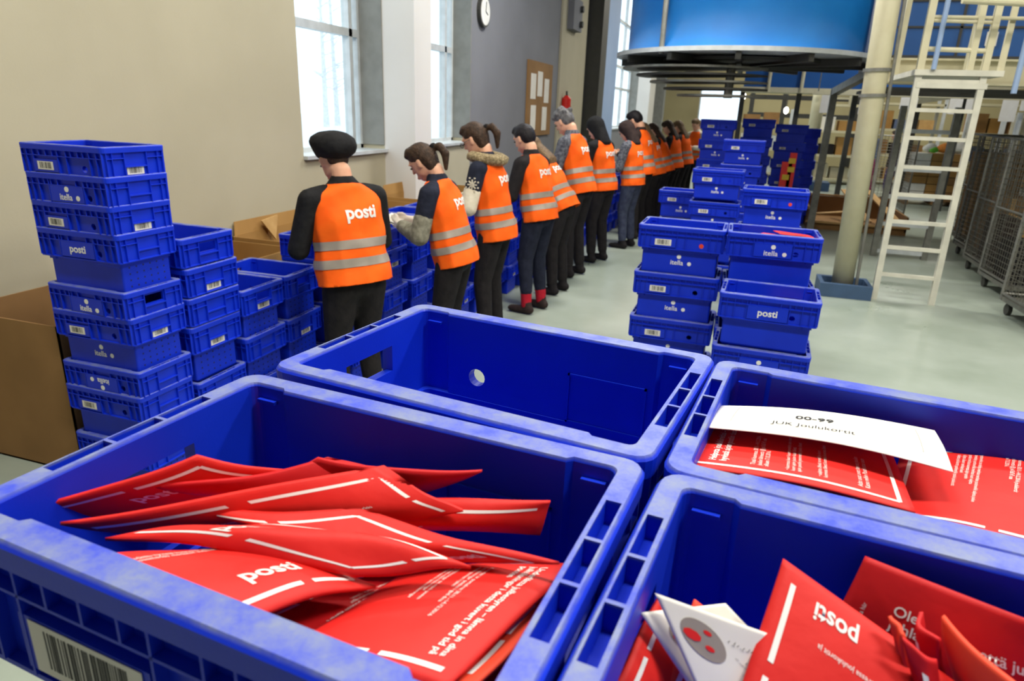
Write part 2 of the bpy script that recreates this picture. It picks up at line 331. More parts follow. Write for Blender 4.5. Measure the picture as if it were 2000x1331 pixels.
def make_shell(handle=True, dot=True, dots=True, logo=False):
    prof = [(.040,0,0),(.034,.012,0),(.034,.150,0),(.005,.155,0),(.005,.160,0),(.014,.162,0),(.014,.170,0),(.014,.208,0),(.014,.210,0),(.014,.252,0),(.014,.262,0),(.001,.264,0),(0,.285,0),(.004,.29,0),
            (.006,.29,0),(.020,.29,0),
            (.024,.29,1),(.026,.286,1),(.026,.252,1),(.026,.210,1),(.026,.208,1),(.026,.170,1),(.027,.138,1),(.040,.135,0),(.042,.020,0),(.05,.012,0)]
    bm = bmesh.new(); R = []
    for d,z,i in prof: R.append([bm.verts.new(p) for p in ring(d,z,bool(i))])
    n = len(R[0])
    zi = [p[1] for p in prof]
    O = {'h':(8,9),'c':(6,7)}; I = {'h':(18,19),'c':(20,21)}       # row pairs (index a -> a+1)
    hcol = [i1+k for k in range(NS-1) if -.056 < SY[k] and SY[k+1] < .056]
    hcol2 = [i3+(NS-2-(k-i1)) for k in hcol]
    kc = LX.index(.102); ccol = i0+kc; ccol2 = i2+(NL-2-LX.index(-.138)); 
    cell = []
    for s in (0,1):
        base = i1 if s == 0 else i3
        for a,b in ((-.09,-.031),(-.027,.027),(.031,.09)):
            ks = [k for k in range(NS-1) if SY[k] >= a-1e-6 and SY[k+1] <= b+1e-6]
            cell.append([base+k if s == 0 else base+(NS-2-k) for k in ks])
    cellset = set(sum(cell, [])); hs = set(hcol+hcol2)
    for r in range(len(R)-1):
        for k in range(n):
            if handle and k in hs and r in (8,18): continue
            if dot and k in (ccol,ccol2) and r in (6,20): continue
            if r == 14 and k in cellset: continue
            q = (R[r][k], R[r][(k+1)%n], R[r+1][(k+1)%n], R[r+1][k])
            bm.faces.new(q)
    bm.faces.new(R[0][::-1]); bm.faces.new(R[-1])
    if handle:                                   # tunnel of the grip: outer rows 8..9, inner rows 18(.252)..19(.210)
        for cols in (hcol, sorted(hcol2)):
            for k in cols:
                bm.faces.new((R[8][k], R[8][k+1], R[19][k+1], R[19][k])); bm.faces.new((R[9][k+1], R[9][k], R[18][k], R[18][k+1]))
            k = cols[0]; bm.faces.new((R[9][k], R[8][k], R[19][k], R[18][k]))
            k = cols[-1]+1; bm.faces.new((R[8][k], R[9][k], R[18][k], R[19][k]))
    if dot:                                      # round hole through the long side
        for k in (ccol, ccol2):
            def rim_of(ra, rb):
                q = [R[ra][k], R[ra][k+1], R[rb][k+1], R[rb][k]]
                c = sum((v.co for v in q), Vector())/4; x0 = q[0].co; ex = (q[1].co-x0); ez = (q[3].co-x0)
                cs = []
                for t in range(16):
                    a = 2*PI*t/16 - PI*3/4
                    cs.append(bm.verts.new(c+ex.normalized()*.015*math.cos(a)+ez.normalized()*.015*math.sin(a)))
                for j in range(4):
                    a = [cs[(4*j+t)%16] for t in range(5)]
                    bm.faces.new([q[j], q[(j+1)%4]]+a[::-1])
                return cs
            A = rim_of(6,7); B = rim_of(21,20)
            for t in range(16): bm.faces.new((A[t], A[(t+1)%16], B[(t+1)%16], B[t]))
    for cols in cell:                            # pockets in the end rims
        cols = sorted(cols); a, b = cols[0], cols[-1]+1
        lo = []
        for k in range(a, b+1):
            lo.append((bm.verts.new(R[14][k].co-Vector((0,0,.024))), bm.verts.new(R[15][k].co-Vector((0,0,.024)))))
        for j,k in enumerate(range(a,b)):
            bm.faces.new((R[14][k],R[14][k+1],lo[j+1][0],lo[j][0])); bm.faces.new((R[15][k+1],R[15][k],lo[j][1],lo[j+1][1]))
            bm.faces.new((lo[j][0],lo[j+1][0],lo[j+1][1],lo[j][1]))
        bm.faces.new((R[14][a],lo[0][0],lo[0][1],R[15][a])); bm.faces.new((R[14][b],R[15][b],lo[-1][1],lo[-1][0]))
    bmesh.ops.recalc_face_normals(bm, faces=bm.faces)
    # ribs of the band
    for s in (-1,1):
        y0, y1 = sorted((s*(HY-.015), s*(HY-.003)))
        for x in ((-.235,-.205,-.165,-.105,.105,.165,.205,.235) if logo else (-.235,-.205,-.165,-.02,.03,.165,.205,.235)): box(bm, x-.0015,x+.0015,y0,y1,.161,.263)
        box(bm, -.235,.235, y0,y1, .237,.240)
        for x in (-.13,-.09,-.05,.06,.1,.13): box(bm, x-.0015,x+.0015,y0,y1,.240,.263)
        X0, X1 = (-.10,.098) if logo else ((-.17,-.025) if s < 0 else (.025,.17))
        yy0, yy1 = sorted((s*(HY-.015), s*(HY-.0035))); box(bm, X0,X1,yy0,yy1,.165 if logo else .168,.2365 if logo else .222)
        yi0, yi1 = sorted((s*(HY-.031), s*(HY-.0345))); xa, xb = sorted((s*.04, s*.163))
        for q in ((xa,xb,.150,.153),(xa,xb,.228,.231),(xa,xa+.003,.150,.231),(xb-.003,xb,.150,.231)): box(bm, q[0],q[1],yi0,yi1,q[2],q[3])
        yj0, yj1 = sorted((s*(HY-.0395), s*(HY-.0425)))
        for q in range(-7,8): box(bm, q*.024-.001,q*.024+.001,yj0,yj1,.03,.128)
        x0, x1 = sorted((s*(HX-.015), s*(HX-.003)))
        for y in (-.155,-.125,-.062,.062,.125,.155): box(bm, x0,x1,y-.0015,y+.0015,.161,.263)
        box(bm, x0,x1,-.155,-.062,.237,.240); box(bm, x0,x1,.062,.155,.237,.240)
        box(bm, x0,x1,-.06,.06,.198,.204)
        # inner corner notches of the long rims
        for sx in (-1,1):
            a, b = sorted((sx*.19, sx*.215)); 
            a2, b2 = sorted((s*(HY-.0255), s*(HY-.032))); box(bm, a,b,a2,b2,.268,.272)
        if dots:
            for i in range(6):
                for j in range(4):
                    cy = -.1+i*.04; cz = .035+j*.03; a, b = sorted((s*(HX-.0338), s*(HX-.0334)))
                    box(bm, a,b,cy-.004,cy+.004,cz-.004,cz+.004, 1)
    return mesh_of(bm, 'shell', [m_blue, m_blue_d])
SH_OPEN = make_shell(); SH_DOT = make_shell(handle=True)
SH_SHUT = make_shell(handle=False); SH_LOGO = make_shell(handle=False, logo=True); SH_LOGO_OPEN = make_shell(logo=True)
def barcode(wd, ht, seed, scale=1):
    rnd = random.Random(seed); bm = bmesh.new(); box(bm, -wd/2,wd/2,-ht/2,ht/2,0,.0006); x = -wd*.36
    while x < wd*.36:
        b = rnd.choice((.0009,.0016,.0026))*scale; box(bm, x,x+b,-ht*.34,ht*.40,.0006,.0009, 1); x += b+rnd.choice((.0009,.0016,.0024))*scale
    return mesh_of(bm, 'barcode_label', [m_paper, m_black])
BC = [barcode(.094,.036,k,1.5) for k in range(3)]; BCF = barcode(.125,.05,9)
def itella():
    a = text_mesh('itella', .040, m_white, .012); bm = bmesh.new(); disc(bm, .062,-.001,.0115); disc(bm, .0,.036,.0125)
    d = bpy.data.meshes.new('d'); bm.to_mesh(d); bm.free()
    return join_meshes([(a, Matrix.Translation((-.01,0,0))), (d, Matrix())], 'logo', m_white)
ITE = itella(); POS = text_mesh('posti', .050, m_white, .022, name='logo')
FRONT = Matrix.Rotation(PI/2, 4, 'X')                    # text plane -> faces -Y
def place(me, name, root, x, z, d, side='front', label=None, flip=0):
    if side == 'front': loc = (x, -(HY-d), z); rot = (PI/2, 0, 0)
    elif side == 'back': loc = (-x, HY-d, z); rot = (PI/2, 0, PI)
    else: loc = (HX-d, x, z); rot = (PI/2, 0, PI/2)
    if flip: rot = (rot[0], PI, rot[2]) ; 
    o = link(name, me, root, loc, rot, label)
    if flip: o.rotation_euler = (Matrix.Rotation(rot[2],4,'Z') @ Matrix.Rotation(PI/2,4,'X') @ Matrix.Rotation(PI,4,'Z')).to_euler()
    return o
CR = {}
def crate(x, y, z, yaw, marks, label, group, shell='shut', s=1.0, seed=0):
    t = thing('mail_crate', label, 'crate', (x,y,z), math.radians(yaw), group)
    if s != 1: t.scale = (s,s,s)
    lg = any(k in marks.split() for k in ('ib','pb','xb')); link('shell', {'shut':SH_LOGO if lg else SH_SHUT,'open':SH_LOGO_OPEN if lg else SH_OPEN}[shell], t)
    for m in marks.split():
        if m == 'bc': place(BC[seed%3], 'barcode_label', t, -.098, .195, .0028)
        elif m == 'ib': place(ITE, 'logo', t, 0, .187, .0034)
        elif m == 'iB': place(ITE, 'logo', t, 0, .075, .0335)
        elif m == 'pb': place(POS, 'logo', t, .0, .203, .0034)
        elif m == 'xb': place(ITE, 'logo', t, 0, .214, .0034, flip=1)
        elif m == 'bs': place(BC[(seed+1)%3], 'barcode_label', t, .0, .183, .0134, 'side')
        elif m == 'rd':
            bm = bmesh.new(); disc(bm, 0,0,.013, 0,.0008); obj('round_sticker', bm, m_sal, t, loc=(.12,-(HY-.0136),.189), rot=(PI/2,0,0), label='red sticker')
    return t
ORD = ['lowest','second from bottom','third from bottom','fourth from bottom','fifth from bottom','sixth from bottom','seventh from bottom','eighth from bottom']
def stack(x, y, yaw, levels, where, group, s=1.0, jit=.004, z0=0, pitch=(.27,.137)):
    z = z0; n = len(levels)
    for i,(st,marks,sh) in enumerate(levels):
        if i: z += (pitch[0] if st == 'f' else pitch[1])*s
        look = {'bc':'barcode','ib':'dotted lettering','iB':'low lettering','pb':'bold lettering','xb':'inverted lettering'}
        mk = [look[m] for m in marks.split() if m in look]
        pos = 'topmost' if i == n-1 else ORD[i]
        lab = '%sblue crate, %s %s' % ((mk[0]+' ') if mk else 'plain ', pos, where)
        crate(x+random.uniform(-jit,jit), y+random.uniform(-jit,jit), z, yaw+random.uniform(-1,1), marks, lab, group, sh, s, i)
    return z+HZ*s

# four crates in front of the camera, on top of full stacks
def front_crate(cx, cy, yaw, marks, label, key):
    """cx, cy: far left corner of the rim; x runs along the long side"""
    a = math.radians(yaw); ax = Vector((math.cos(a), math.sin(a), 0)); b = Vector((math.sin(a), -math.cos(a), 0))
    c = Vector((cx,cy,0)) + ax*HX + b*HY; zt = 1.138
    for k in range(3,-1,-1):
        crate(c.x, c.y, k*.2845, yaw, 'bc' if k%2 else 'iB', 'blue crate %s, in the stack under the %s' % (['at the bottom','second from the floor','third from the floor','fourth from the floor'][k], key), 'crates under the front crates', 'shut', 1, k)
    t = thing('mail_crate', label, 'crate', (c.x,c.y,zt), a, 'four large crates in the foreground')
    link('shell', SH_OPEN, t)
    if 'b' in marks: place(BCF, 'barcode_label', t, -.095, .195, .0030)
    return t
front_crate(-.489, 1.017, -8.06, '', 'empty blue crate with open hand grip, behind the crate full of red envelopes', 'empty front crate')
front_crate(-.542, .647, -5.29, 'b', 'blue crate with large barcode label, heaped with red envelopes, nearest on the left', 'left envelope crate')
front_crate(.006, .939, -6.59, '', 'blue crate with a white slip lying on red envelopes, at the right edge', 'white slip crate')
front_crate(-.031, .594, -6.51, '', 'blue crate in the lower right corner with upright red envelopes and white cards', 'lower right crate')

G1 = 'crates of the tall left stack'
stack(-2.545, 2.215, -1, [('f','bc','shut'),('f','bc','shut'),('n','xb','shut'),('f','bc bs iB','shut'),('n','ib','open'),('f','pb','shut'),('n','bc bs','shut'),('n','ib','shut'),('n','bc bs','shut')],
      'of the tall stack at the far left', G1, .89, pitch=(.272,.127))
stack(-2.58, 2.575, 0, [('f','','shut'),('n','bs','shut'),('f','bs','shut'),('n','','shut'),('n','bs','shut'),('n','','open')], 'of the shorter stack right beside the tall left stack', 'crates of the second left stack', pitch=(.285,.140))
stack(-2.58, 2.93, 0, [('f','bs','shut'),('f','','shut'),('f','bs','open')], 'of the low stack left of the beanie worker', 'low crates left of the first worker', pitch=(.258,.137))
stack(-2.58, 3.29, 1, [('f','','shut'),('f','bs','shut'),('f','','open')], 'of the low stack at the beanie worker', 'low crates left of the first worker', pitch=(.258,.137))
yy = 3.66; k = 0
who = ['just past the beanie worker','before the second worker','in front of the second worker','between the two ponytail workers','before the snowflake sweater','at the snowflake sweater worker',
       'in front of the worker with red socks','next to the red-sock worker','behind the red-sock worker','in front of the stooping worker','before the plaid shirt worker','at the plaid shirt worker','beyond the plaid shirt worker','in front of the black hood worker',
       'past the black hood worker','before the worker in jeans','at the worker in jeans','in front of the tall dark-haired worker','past the tall dark-haired worker','in the distant part of the row','far along the row','near the far workers','at the far end of the row']
rx = []
while yy < 11.9:
    xr = -2.14 + (yy-3.66)*.060; lv = [('f','bs','shut'),('f','','shut'),('f','bs' if k%2 else '','shut'),('n','','open' if k%3==0 else 'shut')] if yy < 9 else [('f','bs','shut'),('f','','shut'),('f','','shut')]
    stack(xr-.25, yy, random.uniform(-2,2), lv, 'in row %s' % who[min(k,22)], 'crates of the sorting row'); yy += .375; k += 1; rx.append(xr)

# stacks in the aisle at the right
stack(-.27, 4.19, -.5, [('f','iB bc','shut'),('f','bc iB','shut'),('f','bc iB','shut'),('f','bc iB rd','shut')], 'of the left aisle stack behind the foreground crates', 'crates of the left aisle stack', pitch=(.28,.137))
stack(.235, 4.14, 1.5, [('f','ib','shut'),('f','pb','shut'),('f','ib','shut'),('f','ib','shut')], 'of the aisle stack with red mail on top', 'crates of the aisle stack with red mail', pitch=(.283,.137))
stack(.245, 3.775, -2, [('f','','shut'),('f','ib','shut'),('f','pb','shut')], 'of the short stack before the red mail stack', 'crates of the short aisle stack', pitch=(.293,.137))
stack(.30, 5.95, -2, [('f','bc iB','shut')]*3+[('f','bc iB rd','shut')], 'of the aisle stack behind the red mail crate', 'crates of the third aisle stack', pitch=(.306,.137))
stack(-.19, 7.35, -2, [('f','bc iB','shut')]*4, 'of the blue stack behind the left aisle stack', 'crates of the fourth aisle stack', pitch=(.315,.137))
stack(-.56, 7.9, -1, [('f','bc iB','shut')]*3, 'of the low stack left of the aisle', 'crates peeking out on the left', pitch=(.33,.137))
stack(.02, 9.3, -2, [('f','bc iB','shut')]*5, 'of the high stack in mid aisle', 'crates of the mid aisle stack', pitch=(.295,.137))
stack(-.37, 10.9, -2, [('f','bc iB','shut')]*6, 'of the highest stack next to the far workers', 'crates of the highest aisle stack', pitch=(.28,.137))
stack(.20, 12.1, -2, [('f','bc','shut')]*6, 'of the dark blue group, left stack', 'crates of the dark far group', pitch=(.285,.137))
stack(.72, 12.3, -2, [('f','bc','shut')]*6, 'of the dark blue group, middle stack', 'crates of the dark far group', pitch=(.272,.137))
stack(1.05, 13.1, 88, [('f','','shut')]*6, 'of the dark blue group, right stack', 'crates of the dark far group', pitch=(.26,.137))
stack(.20, 12.55, -2, [('f','bc','shut')]*5, 'of the dark blue group, rear stack', 'crates of the dark far group', pitch=(.28,.137))

# cardboard boxes along the wall
def carton(x0,x1,y0,y1,z1,label,m=m_card,flaps=True):
    t = thing('cardboard_box', label, 'box', ((x0+x1)/2,(y0+y1)/2,0), 0, 'cardboard boxes along the left wall'); a,b = (x1-x0)/2,(y1-y0)/2; th = .008
    bm = bmesh.new(); box(bm,-a,a,-b,b,0,.01); box(bm,-a,-a+th,-b,b,0,z1); box(bm,a-th,a,-b,b,0,z1); box(bm,-a,a,-b,-b+th,0,z1); box(bm,-a,a,b-th,b,0,z1)
    obj('box_walls', bm, m, t)
    if flaps:
        bm = bmesh.new(); bar(bm, (-a+.004, -b*.9, z1), (-a+.004, b*.9, z1), .006, .01)
        v = [bm.verts.new(p) for p in ((-a,-b*.95,z1),(-a,b*.95,z1),(-a-.015,b*.9,z1+.10),(-a-.015,-b*.9,z1+.10),(-a+.006,-b*.95,z1),(-a+.006,b*.95,z1),(-a-.009,b*.9,z1+.10),(-a-.009,-b*.9,z1+.10))]
        for q in ((0,1,2,3),(7,6,5,4),(0,4,5,1),(1,5,6,2),(2,6,7,3),(3,7,4,0)): bm.faces.new([v[i] for i in q])
        obj('flap', bm, m, t)
    return t
carton(-3.47,-2.80,2.10,3.2,.75,'large open brown cardboard box at the left edge behind the tall stack', m_cardd, False)
carton(-3.47,-2.9,3.24,4.02,.76,'open cardboard box against the wall behind the low crates')
carton(-3.47,-2.9,4.06,5.0,.78,'open cardboard box with torn corner under the first window')
carton(-3.3,-2.75,5.1,5.9,.86,'open cardboard box beyond the beanie worker')
carton(-3.3,-2.75,6.0,7.4,.88,'cardboard box behind the ponytail workers')
t = thing('torn_tape', 'torn yellowish cardboard scrap stuck on the box under the window', 'scrap', (-3.44,4.45,.80)); bm = bmesh.new(); v=[bm.verts.new(p) for p in ((.0,-.1,.06),(0,.1,.08),(.03,.02,-.1),(.012,-.1,.06),(.012,.1,.08),(.042,.02,-.1))]
for q in ((0,1,2),(5,4,3),(0,3,4,1),(1,4,5,2),(2,5,3,0)): bm.faces.new([v[i] for i in q])
obj('scrap', bm, m_wood, t)

# ------------------------------------------------------------------ envelopes
class Patch:
    def __init__(s, c, bulge=.010, bend=(0,0,0), thick=.004, wob=0, seed=0):
        s.c = [Vector(p) for p in c]; s.bulge = bulge; s.bend = bend; s.th = thick; s.wob = wob; s.ph = seed*1.7
        s.n = (s.c[3]-s.c[0]).cross(s.c[1]-s.c[0]).normalized()
        s.lu = ((s.c[1]-s.c[0]).length+(s.c[2]-s.c[3]).length)/2; s.lv = ((s.c[3]-s.c[0]).length+(s.c[2]-s.c[1]).length)/2
    def base(s, u, v):
        p = s.c[0]*(1-u)*(1-v)+s.c[1]*u*(1-v)+s.c[2]*u*v+s.c[3]*(1-u)*v
        h = s.bend[0]*math.sin(PI*u)+s.bend[1]*math.sin(PI*v)+s.bend[2]*math.sin(2*PI*v)
        h += s.wob*(math.sin(7*u+3*v+s.ph)+math.sin(9*v-4*u+s.ph*2)*.7)
        return p + s.n*h
    def top(s, u, v, off=0):
        uu = min(max(u,0),1); vv = min(max(v,0),1)
        e = (math.sin(PI*uu)*math.sin(PI*vv))
        return s.base(u,v) + s.n*(s.bulge*max(e,0)**.6 + s.th/2 + off)
    def bot(s, u, v):
        uu = min(max(u,0),1); vv = min(max(v,0),1)
        return s.base(u,v) - s.n*(s.bulge*.4*max(math.sin(PI*uu)*math.sin(PI*vv),0)**.6 + s.th/2)
def patch_mesh(P, nu=20, nv=28):
    bm = bmesh.new(); A = [[bm.verts.new(P.top(i/nu,j/nv)) for i in range(nu+1)] for j in range(nv+1)]; B = [[bm.verts.new(P.bot(i/nu,j/nv)) for i in range(nu+1)] for j in range(nv+1)]
    for j in range(nv):
        for i in range(nu):
            bm.faces.new((A[j][i],A[j+1][i],A[j+1][i+1],A[j][i+1])); bm.faces.new((B[j][i],B[j][i+1],B[j+1][i+1],B[j+1][i]))
    for j in range(nv): bm.faces.new((A[j][0],B[j][0],B[j+1][0],A[j+1][0])); bm.faces.new((A[j][nu],A[j+1][nu],B[j+1][nu],B[j][nu]))
    for i in range(nu): bm.faces.new((A[0][i],A[0][i+1],B[0][i+1],B[0][i])); bm.faces.new((A[nv][i],B[nv][i],B[nv][i+1],A[nv][i+1]))
    bmesh.ops.recalc_face_normals(bm, faces=bm.faces)
    return bm
def strip(bm, P, u0,v0,u1,v1, wd):
    """painted line between two points of the sheet, wd metres wide"""
    n = 18; du, dv = (u1-u0)*P.lu, (v1-v0)*P.lv; L = math.hypot(du,dv); nx, ny = -dv/L*wd/2/P.lu, du/L*wd/2/P.lv; pr = None
    for k in range(n+1):
        t = k/n; u = u0+(u1-u0)*t; v = v0+(v1-v0)*t
        q = (bm.verts.new(P.top(u+nx,v+ny,.0005)), bm.verts.new(P.top(u-nx,v-ny,.0005)))
        if pr: bm.faces.new((pr[0],pr[1],q[1],q[0]))
        pr = q
def put_text(P, s, size, u0, v0, m, bold=0, root=None, name='printed_text', align='LEFT', rot=0, space=1):
    """size in metres; rot in quarter turns"""
    me = text_mesh(s, size, m, bold, 0, align, space, name); bm = bmesh.new(); bm.from_mesh(me); bpy.data.meshes.remove(me)
    bmesh.ops.triangulate(bm, faces=bm.faces)
    for _ in range(2):
        long = [e for e in bm.edges if e.calc_length() > .006]
        if not long: break
        bmesh.ops.subdivide_edges(bm, edges=long, cuts=1); bmesh.ops.triangulate(bm, faces=bm.faces)
    cr, sr = [(1,0),(0,1),(-1,0),(0,-1)][rot%4]
    for v in bm.verts:
        x, y = v.co.x, -v.co.y; x, y = x*cr-y*sr, x*sr+y*cr
        v.co = P.top(u0+x/P.lu, v0+y/P.lv, .0006)
    return obj(name, bm, m, root)
def lines(s, n, seed):
    rnd = random.Random(seed); W = s.split(); out = []
    for k in range(n): out.append(' '.join(rnd.choice(W) for _ in range(rnd.randint(4,7))))
    return '\n'.join(out)
FI = 'joulukortit postiin ajoin joulun kuoressa hyvissä alkaen merkitse postimerkki suljettu kuori lähetä tervehdys'
SV = 'julkort posten i god tid kuvert märk med frimärke lämna in dina hälsningar julen senast porto'
def envelope(name, label, c, kind='', m=None, bulge=.008, bend=(0,0,0), wob=.0012, th=.003, seed=0, cat='envelope', group='red Christmas card envelopes', texts=()):
    P = Patch(c, bulge, bend, th, wob, seed); o = obj(name, patch_mesh(P), m or m_red, None, True); tag(o, label, cat, group)
    if kind and kind != 'plain':
        a, b = .012/P.lu, .012/P.lv; bm = bmesh.new(); W = .0042
        if 'frame' in kind:
            strip(bm, P, a,b, a,1-b, W); strip(bm, P, 1-a,b, 1-a,.38, W); strip(bm, P, 1-a,.45, 1-a,1-b, W); strip(bm, P, a,b, .42,b, W); strip(bm, P, .5,b, 1-a,b, W); strip(bm, P, a,1-b, 1-a,1-b, W)
        if 'left' in kind: strip(bm, P, a,b, a,.45, W); strip(bm, P, a,.52, a,1-b, W)
        if 'right' in kind: strip(bm, P, 1-a,b, 1-a,.45, W); strip(bm, P, 1-a,.52, 1-a,1-b, W)
        if 'topp' in kind: strip(bm, P, a,b, .45,b, W); strip(bm, P, .52,b, 1-a,b, W)
        if 'bott' in kind: strip(bm, P, a,1-b, .55,1-b, W); strip(bm, P, .62,1-b, 1-a,1-b, W)
        obj('printed_frame', bm, m_white, o)
    for (s, size, u, v, bold, al, rot) in texts: put_text(P, s, size, u, v, m_white if m is not m_paper else m_black, bold, o, 'printed_text', al, rot)
    return o, P
EV = {
  'B1': [(-0.5565, 0.3645, 1.4), (-0.4551, 0.455, 1.425), (-0.3873, 0.5663, 1.36), (-0.5351, 0.4667, 1.33)],
  'B1b': [(-0.4848, 0.428, 1.4), (-0.3447, 0.5055, 1.418), (-0.2138, 0.5358, 1.41), (-0.4179, 0.5327, 1.34)],
  'B2': [(-0.4423, 0.4995, 1.36), (-0.3523, 0.4997, 1.42), (-0.1927, 0.5309, 1.425), (-0.2957, 0.5365, 1.36)],
  'B4': [(-0.505, 0.3497, 1.405), (-0.2818, 0.5035, 1.425), (-0.197, 0.4948, 1.4), (-0.4516, 0.4607, 1.33)],
  'B5': [(-0.3771, 0.4628, 1.365), (-0.287, 0.4822, 1.4), (-0.1253, 0.5327, 1.405), (-0.1321, 0.528, 1.37)],
  'B6': [(-0.4408, 0.4099, 1.4), (-0.285, 0.4604, 1.4), (-0.0986, 0.464, 1.395), (-0.2643, 0.4771, 1.35)],
  'B7': [(-0.4609, 0.3527, 1.4), (-0.3561, 0.423, 1.39), (-0.164, 0.4305, 1.395), (-0.2517, 0.3944, 1.385)],
  'B8': [(-0.437, 0.3203, 1.405), (-0.3563, 0.4207, 1.37), (-0.2368, 0.4046, 1.375), (-0.3022, 0.3028, 1.4)],
  'B9': [(-0.1447, 0.4988, 1.35), (-0.2069, 0.3379, 1.35), (-0.3319, 0.3374, 1.36), (-0.2741, 0.4554, 1.34)],
  'B10': [(-0.0871, 0.4922, 1.375), (-0.1443, 0.3337, 1.37), (-0.2717, 0.3248, 1.365), (-0.2375, 0.4557, 1.35)],
  'B11': [(-0.0972, 0.4549, 1.36), (-0.126, 0.3455, 1.365), (-0.2069, 0.3379, 1.35), (-0.1838, 0.4586, 1.33)],
  'B12': [(-0.1087, 0.465, 1.33), (-0.0898, 0.3675, 1.33), (-0.1917, 0.3397, 1.33), (-0.2092, 0.4598, 1.31)],
  'C1': [(-0.0161, 0.6458, 1.405), (0.0058, 0.8281, 1.385), (0.2153, 0.8386, 1.38), (0.2024, 0.6493, 1.4)],
  'C2': [(-0.012, 0.655, 1.39), (0.0101, 0.8447, 1.36), (0.2276, 0.8654, 1.355), (0.2043, 0.6674, 1.38)],
  'C3': [(0.4395, 0.9106, 1.37), (0.332, 0.6439, 1.385), (0.1858, 0.6819, 1.37), (0.2398, 0.8746, 1.36)],
  'Cw': [(0.019, 0.8237, 1.405), (0.2651, 0.8603, 1.4), (0.2483, 0.7217, 1.415), (-0.0005, 0.7179, 1.42)],
  'Dw1': [(-0.0172, 0.4268, 1.415), (0.066, 0.4437, 1.39), (0.0985, 0.4182, 1.31), (0.0385, 0.396, 1.335)],
  'Dw2': [(-0.0258, 0.4203, 1.4), (0.0353, 0.4727, 1.385), (0.1011, 0.4831, 1.32), (0.0392, 0.4101, 1.325)],
  'D1': [(0.2056, 0.3697, 1.27), (0.0383, 0.3749, 1.33), (0.0733, 0.4901, 1.425), (0.2207, 0.443, 1.37)],
  'D2': [(0.1123, 0.4992, 1.33), (0.1382, 0.5285, 1.418), (0.2643, 0.4946, 1.41), (0.2834, 0.4766, 1.31)],
  'D3': [(0.1825, 0.4769, 1.415), (0.2416, 0.4057, 1.405), (0.2525, 0.3895, 1.34), (0.211, 0.4775, 1.35)],
  'D4': [(0.1469, 0.4635, 1.415), (0.1533, 0.452, 1.41), (0.1792, 0.4469, 1.35), (0.1669, 0.4424, 1.35)],
  'D5': [(0.1517, 0.4483, 1.41), (0.1748, 0.4461, 1.4), (0.1934, 0.4435, 1.34), (0.1757, 0.4456, 1.35)],
  'D6': [(-0.0144, 0.45, 1.395), (0.0426, 0.4858, 1.34), (0.0263, 0.409, 1.28), (-0.039, 0.3664, 1.36)],
  'D7': [(0.0122, 0.4691, 1.385), (0.0725, 0.4627, 1.35), (0.0525, 0.4097, 1.28), (-0.0093, 0.4017, 1.335)],
  'D8': [(0.1694, 0.482, 1.41), (0.1772, 0.4615, 1.405), (0.2126, 0.4686, 1.34), (0.1915, 0.4514, 1.35)],
}
POSTI = lambda u, v, rot=0, size=.030: ('posti', size, u, v, .02, 'CENTER', rot)
B = 'in the left front crate'
envelope('envelope', 'red envelope leaning furthest left and back '+B, EV['B1'], 'right topp', bulge=.004, bend=(.004,.006,0), seed=1, texts=[POSTI(.5,.25,0,.022)])
envelope('envelope', 'dark red envelope wedged low between the two rearmost '+B, EV['B1b'], '', m_redd, bulge=.003, bend=(.006,.006,0), seed=2)
envelope('envelope', 'plain red envelope with tip pointing right at the back '+B, EV['B2'], '', m_redd, bulge=.004, bend=(.004,.006,0), seed=3)
envelope('envelope', 'long red envelope rising to a peak amid the heap '+B, EV['B4'], 'topp right', bulge=.005, bend=(.003,.004,0), seed=4, texts=[(lines(FI,3,4),.006,.25,.4,0,'LEFT',0)])
envelope('envelope', 'red envelope lying rightmost at mid heap with white end bar '+B, EV['B5'], 'right topp', bulge=.010, seed=5, texts=[POSTI(.3,.4,1,.02)])
envelope('envelope', 'thin curved red envelope crossing the middle of the heap '+B, EV['B6'], 'right topp bott', bulge=.012, bend=(.004,.004,0), seed=6, wob=.002, texts=[POSTI(.75,.75,0,.02)])
envelope('envelope', 'crumpled red envelope with folded corner below the crossing one '+B, EV['B7'], 'left bott right', bulge=.010, bend=(.003,.006,0), seed=7, wob=.0022, texts=[POSTI(.35,.35,0,.022)])
envelope('envelope', 'thin dark red envelope beneath the text envelope '+B, EV['B9'], 'right bott', m_redd, bulge=.004, seed=9, texts=[(lines(SV,3,5),.006,.15,.6,0,'LEFT',0)])
envelope('envelope', 'orange-red envelope half under the text envelope near the right wall '+B, EV['B11'], 'topp left', m_sal, bulge=.003, seed=11)
envelope('envelope', 'red envelope lying lowest by the right wall '+B, EV['B12'], 'left', m_redd, bulge=.004, seed=12, texts=[('si',.02,.1,.1,.02,'LEFT',0)])
envelope('envelope', 'red envelope with two rows of upside-down Swedish text '+B, EV['B10'], 'right', bulge=.006, bend=(0,.004,0), seed=10, wob=.0008,
  texts=[('Underlätta julbestyren – lämna in dina\njulhälsningar i detta kuvert i god tid på\nposten', .0078, .07, .20, .012, 'LEFT', 0), ('Kuvertet är portofritt 30.11.–14.12.2016\n'+lines(SV,2,7), .0048, .1, .45, 0, 'LEFT', 0), (lines(SV,3,8), .0046, .1, .62, 0, 'LEFT', 0)])
envelope('envelope', 'red envelope with large white lettering at the front left '+B, EV['B8'], 'bott right', bulge=.008, bend=(.002,.004,0), seed=8, wob=.002, texts=[POSTI(.50,.70,0,.023), (lines(FI,2,9),.0048,.08,.2,0,'LEFT',0)])
Cc = 'in the crate with the white slip'
envelope('envelope', 'red envelope just under the text envelope '+Cc, EV['C2'], 'left', m_redd, bulge=.003, seed=21, wob=.0004)
